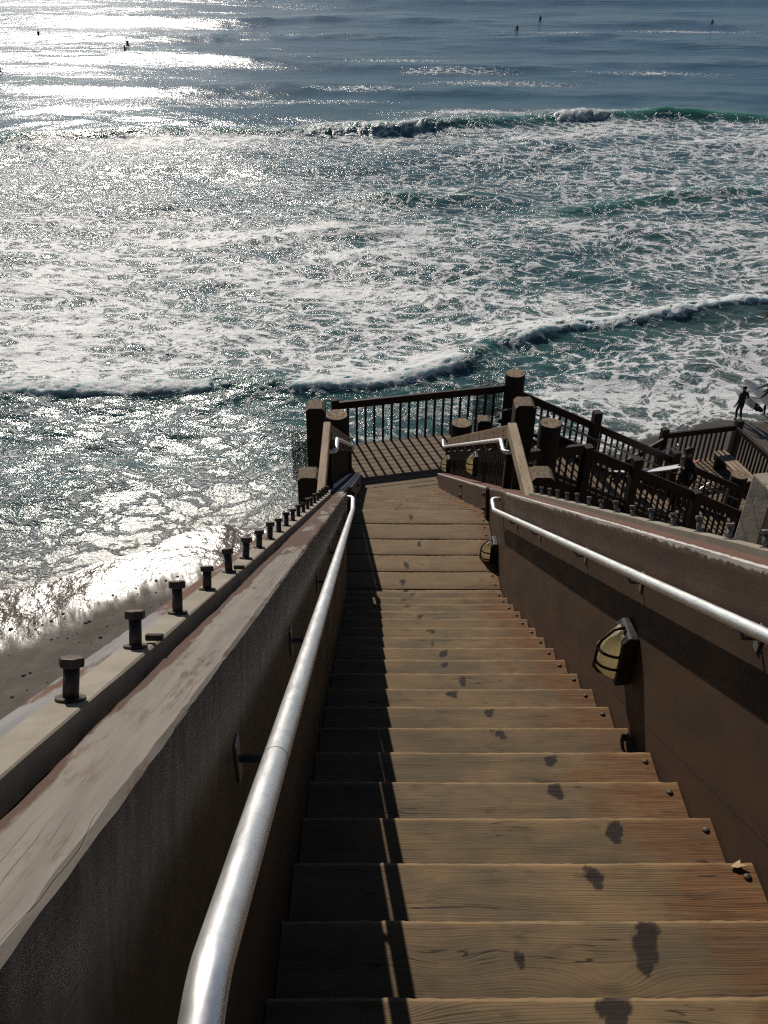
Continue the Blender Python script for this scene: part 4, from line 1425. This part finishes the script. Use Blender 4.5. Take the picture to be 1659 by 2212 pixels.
slope_rail('far baluster railing of the side flight, on its sea side', 0.03, 0.12, 6.1, [(1.98, 0.30), (4.1, 0.18)], DECK @ Vector((3, 0.03, -1)), 0, True)
slope_rail('near baluster railing of the side flight, closest to the stair wall', -1.72, 0.12, 6.4, [(0.95, 0.05), (2.05, 0.22), (3.6, 0.05), (4.9, 0.05), (6.1, 0.05)], DECK @ Vector((3, -1.72, -1)), 0, False)
hr = empty('handrail', DECK @ Vector((3, -0.07, -0.7)), 'dull grey pipe handrail on the far railing of the side flight', 'handrail')
b = MB()
zf = lambda s: 0.94 - SF_SL * s - 0.33
pts = [(-0.42, -0.16, zf(0.1) + 0.05), (-0.22, -0.16, zf(0.1) - 0.03), (-0.05, -0.14, zf(0.1)), (0.12, -0.11, zf(0.12))] + [(s, -0.10, zf(s)) for s in (0.5, 2, 4, 6.0)]
b.tube(pts, 0.021, 12)
build('rail_pipe', b, M_dull, hr, DECK)
for s in (1.0, 2.4, 3.8, 5.2):
    b = MB()
    b.tube([(s, -0.10, zf(s) - 0.02), (s, -0.10, zf(s) - 0.09), (s, -0.01, zf(s) - 0.10)], 0.008, 8)
    build('rail_bracket', b, M_dull, hr, DECK)
cross = empty('cross_beam', DECK @ Vector((0.3, -1.4, 0.5)), 'short dark ledger beam with a pale edge between log post and square post', 'beam')
b = MB()
b.box(-0.55, 0.75, -1.95, -1.85, 0.42, 0.62, 0.008)
build('timber', b, M_dark, cross, DECK)

# lower landing and its railings
LD = DECK @ T(0, 0, DZ)
ld = empty('deck', LD @ Vector((6.8, 0.4, 0)), 'lower landing of dark planks where the side flight ends, with a bench', 'deck')
b = MB()
o_ = -1.9
while o_ < 2.5:
    b.box(5.45 if o_ > 0.1 else 5.75, 9.5 if o_ < 0.5 else 7.36, o_, o_ + 0.138, -0.045, rr.uniform(-0.002, 0.002), 0.004)
    o_ += 0.146
build('planks', b, M_deck, ld, LD)
b = MB()
for s in (5.6, 6.5, 7.25):
    b.box(s - 0.05, s + 0.05, -1.9, 2.5, -0.32, -0.05, 0.004)
build('joist_frame', b, M_dark, ld, LD)
lr = empty('deck_railing', LD @ Vector((6.4, 2.5, 0)), 'dark baluster railing on the sea side of the lower landing', 'railing')
b = MB()
b.box(5.45, 7.40, 2.46, 2.54, RH - 0.15, RH, 0.008)
build('top_rail', b, M_rail, lr, LD)
baluster_row(lr, 5.5, 7.3, 2.5, 2.5, RH - 0.14, -0.05, LD, 0.135, t=0.022)
for s in (5.36, 7.50):
    b = MB()
    b.box(s - 0.09, s + 0.09, 2.42, 2.60, -0.5, RH + 0.14, 0.012)
    build('post', b, M_post, lr, LD)
lr2 = empty('deck_railing', LD @ Vector((7.45, 1, 0)), 'dark baluster railing behind the bench, running out of the picture', 'railing')
b = MB()
m = LD
b.box(7.38, 7.46, -0.9, 2.40, RH - 0.14, RH, 0.008)
build('top_rail', b, M_rail, lr2, LD)
baluster_row(lr2, 7.42, 7.42, 2.35, -0.9, RH - 0.13, -0.05, LD, 0.135, t=0.022)
b = MB()
b.box(7.40, 7.44, -0.9, 2.40, 0.05, 0.10, 0.004)
build('bottom_rail', b, M_dark, lr2, LD)
bn = empty('bench', LD @ Vector((7.0, 1.6, 0)), 'bench with three pale planks on the lower landing', 'bench')
first = None
for i in range(3):
    b = MB()
    b.box(0, 0.105, -0.75, 0.75, 0, 0.04, 0.005)
    build('seat_plank', b, M_cap, bn, LD @ T(6.72 + i * 0.125, 1.45, 0.43))
for y in (0.85, 2.05):
    b = MB()
    b.box(6.72, 7.08, y - 0.04, y + 0.04, 0.0, 0.425, 0.005)
    build('leg', b, M_dark, bn, LD)
pile('log_post', 'round log post beside the bench on the lower landing', tuple((LD @ Vector((6.15, 0.28, 0)))[:2]) + (0.8,), DECKZ + DZ + 1.02, 0.20)
# flight back down to the sand
sf2 = empty('staircase', LD @ Vector((3.5, 1.3, -1.3)), 'last dark flight going back down to the left under the lower landing', 'staircase')
for k in range(20):
    b = MB()
    b.box(-0.34, 0, 0.35, 2.2, -0.045, 0, 0.004)
    build('tread', b, M_deck, sf2, LD @ T(5.45 - k * 0.315, 0, -0.17 * (k + 1)))
for o_ in (0.3, 2.25):
    b = MB()
    m = LD @ frame(Vector((-math.cos(SF_A), 0, -math.sin(SF_A))), Vector((0, -1, 0)), Vector((-math.sin(SF_A), 0, math.cos(SF_A))), Vector((5.45, o_, 0)))
    b.box(0, 7.2, -0.035, 0.035, -0.34, 0.03, 0.005)
    build('stringer', b, M_dark, sf2, m)
b = MB()
m = LD @ frame(Vector((-math.cos(SF_A), 0, -math.sin(SF_A))), Vector((0, -1, 0)), Vector((-math.sin(SF_A), 0, math.cos(SF_A))), Vector((5.3, 2.4, 0.93)))
b.box(0, 7.0, -0.04, 0.04, -0.15, 0, 0.006)
build('top_rail', b, M_rail, sf2, m)
h2 = empty('handrail', LD @ Vector((5.6, 2.2, 0.8)), 'short bright pipe handrail hooked at the end, by the lower landing railing', 'handrail')
b = MB()
b.tube([tuple(v) for v in (Vector((4.3, 2.25, 0.10)), Vector((5.30, 2.25, 0.66)), Vector((5.62, 2.25, 0.70)), Vector((5.72, 2.28, 0.70)), Vector((5.72, 2.38, 0.70)))], 0.022, 12)
build('rail_pipe', b, M_alu, h2, LD)
h3 = empty('handrail', LD @ Vector((5.6, 0.3, 0.8)), 'short bright pipe handrail end beside the bench planks', 'handrail')
b = MB()
b.tube([tuple(v) for v in (Vector((4.9, 0.42, 0.35)), Vector((5.45, 0.42, 0.78)), Vector((5.78, 0.42, 0.78)), Vector((5.9, 0.36, 0.74)))], 0.022, 12)
build('rail_pipe', b, M_alu, h3, LD)
for s, o_ in ((5.45, 2.3), (9.0, -0.9), (5.6, -1.8)):
    q = LD @ Vector((s, o_, 0))
    b = MB()
    b.tube([(q.x, q.y, 0.2), (q.x, q.y, q.z - 0.06)], 0.17, 20)
    build('pile', b, M_post, ld)

# ------------------------------------------------------------------ stone pillar and plants


def stone_mat():
    n = NT('pillar_stone')
    p = n.obj()
    f = n.noise(p, 5.0, 7, 0.65)
    g = n.noise(p, 60.0, 4, 0.7)
    c = n.mix(n.smooth(f, 0.3, 0.7), (0.40, 0.355, 0.285), (0.29, 0.255, 0.205))
    c = n.mix(n.smooth(n.noise(p, 26.0, 5, 0.7), 0.62, 0.72, 0, 0.6), c, (0.12, 0.10, 0.08))
    s = n.sep(p)
    w = n.math('MULTIPLY', n.math('SUBTRACT', n.noise(p, 6.0, 4, 0.6), 0.5), 0.10)
    d1 = n.math('ABSOLUTE', n.math('SINE', n.math('ADD', n.math('MULTIPLY', n.math('ADD', n.math('ADD', s[2], n.math('MULTIPLY', s[1], -0.9)), w), 9.5), 0.5)))
    cr = n.smooth(d1, 0.05, 0.015)
    c = n.mix(n.math('MULTIPLY', cr, 0.8), c, (0.06, 0.05, 0.04))
    h = n.math('SUBTRACT', n.math('ADD', n.math('MULTIPLY', g, 0.4), f), cr)
    return n.fin(c, 0.9, 0, n.bump(h, 0.7, 0.015), spec=0.2)


pl = empty('stone_pillar', (3.72, 6.9, 13.97), 'squat pale sandstone pillar outside the right stair wall', 'pillar')
b = MB()
b.box(-0.25, 0.25, -0.19, 0.19, -0.6, 1.58, 0.02, seg=2)
for v in b.bm.verts:
    if v.co.z > 1.5:
        v.co.x *= 0.92
        v.co.y *= 0.92
build('stone_shaft', b, stone_mat(), pl, frame(Vector((math.cos(0.2), math.sin(0.2), 0)), Vector((-math.sin(0.2), math.cos(0.2), 0)), ZV, Vector((3.72, 6.9, 13.97))))


def blade_plant(name, label, base, n, ln, w, mat, seed, elev=(10, 80)):
    r = random.Random(seed)
    o = empty(name, base, label, 'plant')
    b = bmesh.new()
    for i in range(n):
        az = r.uniform(0, 6.283)
        el = R(r.uniform(*elev))
        L = ln * r.uniform(0.7, 1.1)
        d = Vector((math.cos(az) * math.cos(el), math.sin(az) * math.cos(el), math.sin(el)))
        sdir = Vector((-math.sin(az), math.cos(az), 0))
        nrm = d.cross(sdir)
        prev = None
        for k in range(6):
            t = k / 5
            c = d * L * t + Vector((0, 0, -0.22 * L * t * t * math.cos(el)))
            ww = w * (0.7 + 0.6 * t) * (1 - t ** 1.8) + 0.002
            row = [b.verts.new(c - sdir * ww), b.verts.new(c - nrm * ww * 0.35), b.verts.new(c + sdir * ww)]
            if prev:
                b.faces.new((prev[0], prev[1], row[1], row[0]))
                b.faces.new((prev[1], prev[2], row[2], row[1]))
            prev = row
    build('leaves', b, mat, o, T(*base))
    s = MB()
    s.tube([(0.75, 0.1, -1.1), (0.30, 0.04, -0.35), (0, 0, 0.02)], [0.09, 0.075, 0.06], 10)
    build('stem', s, M_post, o, T(*base))


blade_plant('yucca', 'dark spiky yucca at the right edge, higher one', (3.90, 8.0, 16.74), 80, 0.42, 0.034, M_leaf, 5, (-15, 60))
blade_plant('yucca', 'dark spiky yucca at the right edge beside the surfers, lower one', (4.10, 8.2, 15.92), 60, 0.34, 0.030, M_leaf, 9, (-10, 60))
blade_plant('succulent', 'dry yellowish succulent growing by the top of the stone pillar', (4.03, 7.3, 15.22), 40, 0.28, 0.035, M_dryleaf, 12, (0, 70))


# ------------------------------------------------------------------ people
def person(label, base, yaw, joints, mats, hair=True, group=None, face=True):
    """one continuous body grown from a jointed skeleton; local x right, y forward, z up"""
    o = empty('person', base, label, 'person', group)
    J = joints
    V, Ed, Rr = [], [], []

    def add(p, r, par=None):
        V.append(Vector(p))
        Rr.append(r)
        if par is not None:
            Ed.append((par, len(V) - 1))
        return len(V) - 1
    root = add(J['pelvis'], (0.135, 0.105))
    sp = add(J['spine'], (0.12, 0.09), root)
    ch = add(J['chest'], (0.155, 0.105), sp)
    nk = add(J['neck'], (0.06, 0.06), ch)
    hd0 = add(J['jaw'], (0.062, 0.07), nk)
    hd1 = add(J['head'], (0.078, 0.095), hd0)
    add(J['crown'], (0.055, 0.065), hd1)
    for s in ('L', 'R'):
        sh = add(J['sh' + s], (0.068, 0.066), ch)
        el = add(J['el' + s], (0.046, 0.046), sh)
        wr_ = add(J['wr' + s], (0.030, 0.030), el)
        dh = (Vector(J['wr' + s]) - Vector(J['el' + s])).normalized()
        add(Vector(J['wr' + s]) + dh * 0.075, (0.036, 0.02), wr_)
        hp = add(J['hp' + s], (0.095, 0.098), root)
        kn = add(J['kn' + s], (0.062, 0.062), hp)
        cf = add(Vector(J['kn' + s]).lerp(Vector(J['an' + s]), 0.35), (0.058, 0.06), kn)
        an = add(J['an' + s], (0.037, 0.04), cf)
        add(J['to' + s], (0.042, 0.03), an)
    me = bpy.data.meshes.new('skeleton')
    me.from_pydata([tuple(v) for v in V], Ed, [])
    tmp = bpy.data.objects.new('skeleton', me)
    COL.objects.link(tmp)
    md = tmp.modifiers.new('skin', 'SKIN')
    md.use_smooth_shade = True
    sk = me.skin_vertices[0].data
    for i, r in enumerate(Rr):
        sk[i].radius = r
        sk[i].use_root = (i == 0)
    tmp.modifiers.new('sub', 'SUBSURF').levels = 2
    dg = bpy.context.evaluated_depsgraph_get()
    ev = tmp.evaluated_get(dg)
    bm = bmesh.new()
    bm.from_mesh(ev.to_mesh())
    ev.to_mesh_clear()
    bpy.data.objects.remove(tmp)
    # fingers and thumb
    mb = MB()
    mb.bm.free()
    mb.bm = bm
    for s in ('L', 'R'):
        w = Vector(J['wr' + s])
        dh = (w - Vector(J['el' + s])).normalized()
        sx = -1 if s == 'L' else 1
        lat = Vector((0, 1, 0)) - dh * dh.y
        lat = lat.normalized() if lat.length > 0.2 else Vector((1, 0, 0))
        palm = lat.cross(dh).normalized()
        for k in range(4):
            b0 = w + dh * 0.085 + lat * (0.027 - 0.018 * k)
            L = (0.062, 0.074, 0.070, 0.055)[k]
            cur = palm * (-sx)
            mb.tube([b0 - dh * 0.03, b0 + dh * L * 0.45 + cur * 0.004, b0 + dh * L * 0.8 + cur * 0.018, b0 + dh * L + cur * 0.034], [0.009, 0.0085, 0.0078, 0.006], 8)
        b0 = w + dh * 0.03 + lat * 0.026
        mb.tube([b0, b0 + lat * 0.028 + dh * 0.03, b0 + lat * 0.034 + dh * 0.062], [0.011, 0.0095, 0.007], 8)
    hc = Vector(J['head'])
    nz = (Vector(J.get('look', (0, 1, 0)))).normalized()
    sidev = nz.cross(ZV).normalized()
    mb.sphere(hc + nz * 0.098 - ZV * 0.015, (0.016, 0.02, 0.024), 8, 6)            # nose
    for s in (-1, 1):
        mb.sphere(hc + sidev * s * 0.082 - ZV * 0.005, (0.014, 0.022, 0.033), 8, 6)  # ears
    m = frame(Vector((math.cos(yaw), math.sin(yaw), 0)), Vector((-math.sin(yaw), math.cos(yaw), 0)), ZV, Vector(base))
    nz_ = J['neck'][2] + 0.03
    wl_, wr2 = Vector(J['wrL']), Vector(J['wrR'])

    def pk(f):
        c = f.calc_center_median()
        if c.z > nz_:
            return 1
        for a, e in ((wl_, Vector(J['elL'])), (wr2, Vector(J['elR']))):
            d = (a - e).normalized()
            if (c - a).dot(d) > 0.0 and (c - a).length < 0.22:
                return 1
        if c.z < 0.07:
            return 1
        return 0
    for f in mb.bm.faces:
        f.smooth = True
    body = build('body', mb, mats, o, m, pk)
    if hair:
        b = MB()
        b.sphere(hc + Vector((0, 0, 0.035)) - nz * 0.018, (0.086, 0.102, 0.085), 14, 10)
        build('hair', b, M_hair, o, m)
    if face:
        b = MB()
        for s in (-1, 1):
            b.sphere(hc + nz * 0.088 + sidev * s * 0.032 + ZV * 0.012, (0.011, 0.011, 0.007), 8, 6)
        build('eyes', b, M_hair, o, m)
        b = MB()
        b.sphere(hc + nz * 0.083 - ZV * 0.058, (0.024, 0.012, 0.007), 8, 6)
        build('mouth', b, M_red, o, m)
    return o, m


BASE = dict(pelvis=(0, 0, 0.95), spine=(0, 0.01, 1.13), chest=(0, 0.015, 1.34), neck=(0, 0.02, 1.50), jaw=(0, 0.045, 1.575), head=(0, 0.05, 1.64), crown=(0, 0.04, 1.70),
            shL=(-0.185, 0.0, 1.41), elL=(-0.25, -0.02, 1.13), wrL=(-0.29, 0.06, 0.89), shR=(0.185, 0.0, 1.41), elR=(0.26, -0.05, 1.14), wrR=(0.27, 0.10, 0.93),
            hpL=(-0.095, 0, 0.88), knL=(-0.11, 0.06, 0.49), anL=(-0.11, -0.02, 0.09), toL=(-0.12, 0.13, 0.035),
            hpR=(0.095, 0, 0.88), knR=(0.10, 0.02, 0.49), anR=(0.10, -0.12, 0.11), toR=(0.11, 0.02, 0.035))


def surfboard(label, L, W, m, mats, split=None, group='surfboards'):
    """nose at +y; outline with pointed nose and narrow tail, rockered, with fins"""
    o = empty('surfboard', m.translation, label, 'surfboard', group)
    bm = bmesh.new()
    n, k = 36, 14
    rows = []
    for i in range(n + 1):
        t = i / n
        y = -L / 2 + L * t
        w = W / 2 * (max(0.0, math.sin(math.pi * min(1, (t * 0.90 + 0.07)))) ** 0.62) * (1 if t > 0.04 else 0.75 + 6 * t)
        if t > 0.985:
            w *= 0.35
        th = 0.031 * (math.sin(math.pi * (0.08 + 0.86 * t)) ** 0.6) + 0.004
        rk = 0.10 * (2 * abs(t - 0.45)) ** 2.4
        rows.append([bm.verts.new((w * math.cos(2 * math.pi * j / k), y, rk + th * math.sin(2 * math.pi * j / k))) for j in range(k)])
    for a, b_ in zip(rows[:-1], rows[1:]):
        for j in range(k):
            f = bm.faces.new((a[j], a[(j + 1) % k], b_[(j + 1) % k], b_[j]))
            f.smooth = True
    bm.faces.new(list(reversed(rows[0])))
    bm.faces.new(rows[-1])
    lo, hi = split or (-9, -9)
    build('hull', bm, mats, o, m, lambda f: 1 if lo < f.calc_center_median().y < hi else 0)
    b = MB()
    for x, y in ((0, -L / 2 + 0.10), (-0.13, -L / 2 + 0.26), (0.13, -L / 2 + 0.26)):
        b.prism([(y - 0.05, -0.03), (y + 0.06, -0.03), (y + 0.0, -0.13), (y - 0.045, -0.14)], -0.004, 0.004, frame(Vector((0, 1, 0)), Vector((0, 0, 1)), Vector((1, 0, 0)), Vector((x, 0, 0.05))))
    build('fins', b, M_boarddark, o, m)
    return o


def place(pos, fwd, upv):
    y = Vector(fwd).normalized()
    z = Vector(upv)
    z = (z - y * z.dot(y)).normalized()
    return frame(y.cross(z), y, z, Vector(pos))


def ground(x, y):
    return float(sand_z(np.array([x]), np.array([y]))[0])


# man climbing the side flight (walks towards -DT)
ms = 3.75
kst = int((ms + 0.1) / srun)
feet = DECK @ Vector((-0.1 + (kst + 0.55) * srun, -0.88, -(kst + 1) * srise))
jm = dict(BASE)
jm.update(knL=(-0.10, 0.20, 0.58), anL=(-0.10, 0.17, 0.20), toL=(-0.11, 0.33, 0.17), elR=(0.27, -0.06, 1.16), wrR=(0.30, 0.12, 0.98), elL=(-0.25, -0.09, 1.15), wrL=(-0.27, 0.05, 0.92), look=(0.25, 1, -0.1))
yaw_m = math.atan2(-DT.y, -DT.x) - math.pi / 2
man, mm_ = person('man with short dark hair in a black wetsuit climbing the side flight with a board', feet, yaw_m, jm, [M_neo, M_skin])
b = MB()
b.box(-0.11, -0.03, 0.118, 0.124, 1.27, 1.31, 0.001)
b.box(0.02, 0.07, 0.112, 0.118, 1.10, 1.14, 0.001)
build('chest_print', b, M_logo, man, mm_)
bd = mm_ @ Vector((0.40, 0.50, 1.00))
surfboard('white surfboard with a red nose under the arm of the man on the side flight', 2.05, 0.52, place(bd, DT * 0.98 + ZV * 0.05 - DN * 0.12, Vector((-0.13, 0.42, 0.88))), [M_board, M_red], (0.62, 1.05))

# two surfers at the water's edge
gx, gy = 16.35, 36.2
p1 = (gx, gy, ground(gx, gy) - 0.02)
fwd1 = Vector((-0.40, 0.92, 0))
y1_ = math.atan2(fwd1.y, fwd1.x) - math.pi / 2
j1 = dict(BASE)
j1.update(elL=(-0.27, -0.06, 1.14), wrL=(-0.34, -0.02, 0.88), elR=(0.30, -0.04, 1.15), wrR=(0.33, 0.14, 0.98))
s1, m1 = person('surfer in a full black wetsuit with a white board under the right arm', p1, y1_, j1, [M_neo, M_skin], face=False)
surfboard('white surfboard with a dark tail carried by the surfer nearer the deck', 2.05, 0.52, place(m1 @ Vector((0.34, 0.10, 0.98)), fwd1 * 0.97 + ZV * 0.12, Vector((0.93, 0.36, 0.12))), [M_board, M_boarddark], (-1.03, -0.55))
gx, gy = 17.86, 36.75
p2 = (gx, gy, ground(gx, gy) - 0.02)
j2 = dict(BASE)
j2.update(elL=(-0.36, 0.02, 1.17), wrL=(-0.42, 0.14, 0.98), elR=(0.27, -0.06, 1.14), wrR=(0.30, -0.02, 0.88))
s2, m2 = person('surfer in a black wetsuit cut by the right edge of the picture', p2, y1_, j2, [M_neo, M_skin], face=False)
surfboard('long white surfboard held on the left side by the surfer at the picture edge', 2.6, 0.58, place(m2 @ Vector((-0.33, 0.10, 1.05)), fwd1 * 0.95 + ZV * 0.18, Vector((-0.93, -0.36, 0.25))), [M_board, M_boarddark])

# surfers waiting far out
jt = dict(BASE)
for k_, v_ in BASE.items():
    jt[k_] = (v_[0], v_[1], v_[2] - 0.80)
jt.update(knL=(-0.30, 0.32, -0.02), anL=(-0.32, 0.34, -0.42), toL=(-0.32, 0.46, -0.46), knR=(0.30, 0.32, -0.02), anR=(0.32, 0.34, -0.42), toR=(0.32, 0.46, -0.46), wrL=(-0.2, 0.25, 0.12), wrR=(0.2, 0.25, 0.12))
far = [(22.0, 172.8, 'tiny dark figure sitting on the water, nearer of the two right of centre'), (28.0, 187.3, 'tiny dark figure sitting on the water, further of the two right of centre'),
       (58.9, 184.0, 'tiny dark figure far out near the right side of the sea'), (-56.1, 159.3, 'tiny dark figure in the bright glitter near the top left corner'),
       (-39.7, 150.4, 'tiny dark figure in the glitter, further of a close pair'), (-38.4, 143.6, 'tiny dark figure in the glitter, nearer of a close pair'), (-50.2, 125.6, 'dark figure on the water cut by the left edge of the picture')]
f0 = None
for i, (x, y, lab) in enumerate(far):
    if f0 is None:
        f0, fm = person(lab, (x, y, 0.25), 0.4, jt, [M_neo, M_neo], face=False, group='surfers waiting out at sea')
        kids = list(f0.children)
    else:
        e = f0.copy()
        COL.objects.link(e)
        e.location = (x, y, 0.25)
        e['label'] = lab
        WM[e] = T(x, y, 0.25)
        for c in kids:
            d = c.copy()
            COL.objects.link(d)
            d.parent = e

# ------------------------------------------------------------------ small things
b = bmesh.new()
rp = np.random.RandomState(5)
for i in range(170):
    x = rp.uniform(-14.5, -7.0)
    s_ = rp.exponential(1.6) + 2.0
    y = float(shore(np.array([x]))[0]) - s_ * 1.15
    if y < 13:
        continue
    r = 0.018 + 0.05 * rp.rand() ** 3
    t_ = bmesh.ops.create_icosphere(b, subdivisions=1, radius=r)
    for v in t_['verts']:
        v.co = Vector((x + v.co.x * rp.uniform(.8, 1.5), y + v.co.y * rp.uniform(.8, 1.3), ground(x, y) + v.co.z * 0.6 + r * 0.2))
o = build('pebbles', b, M_pebble)
tag(o, 'scattered small dark pebbles on the sand', 'pebbles', kind='stuff')

nz2 = nosing(2)
b = bmesh.new()
pts = [(-0.022, -0.006), (-0.004, -0.012), (0.03, -0.004), (0.012, 0.004), (0.016, 0.02), (-0.004, 0.010)]
vs = [b.verts.new((x, y, 0.004 * math.sin(i))) for i, (x, y) in enumerate(pts)]
b.faces.new(vs)
ex = bmesh.ops.extrude_face_region(b, geom=list(b.faces))
for g in ex['geom']:
    if isinstance(g, bmesh.types.BMVert):
        g.co.z += 0.003
o = build('splinter', b, M_chip, None, YAW @ T(1.145, nz2.y - 0.018, nz2.z + 0.006))
tag(o, 'small pale wood splinter lying on a rusty tread end near the right wall', 'splinter')
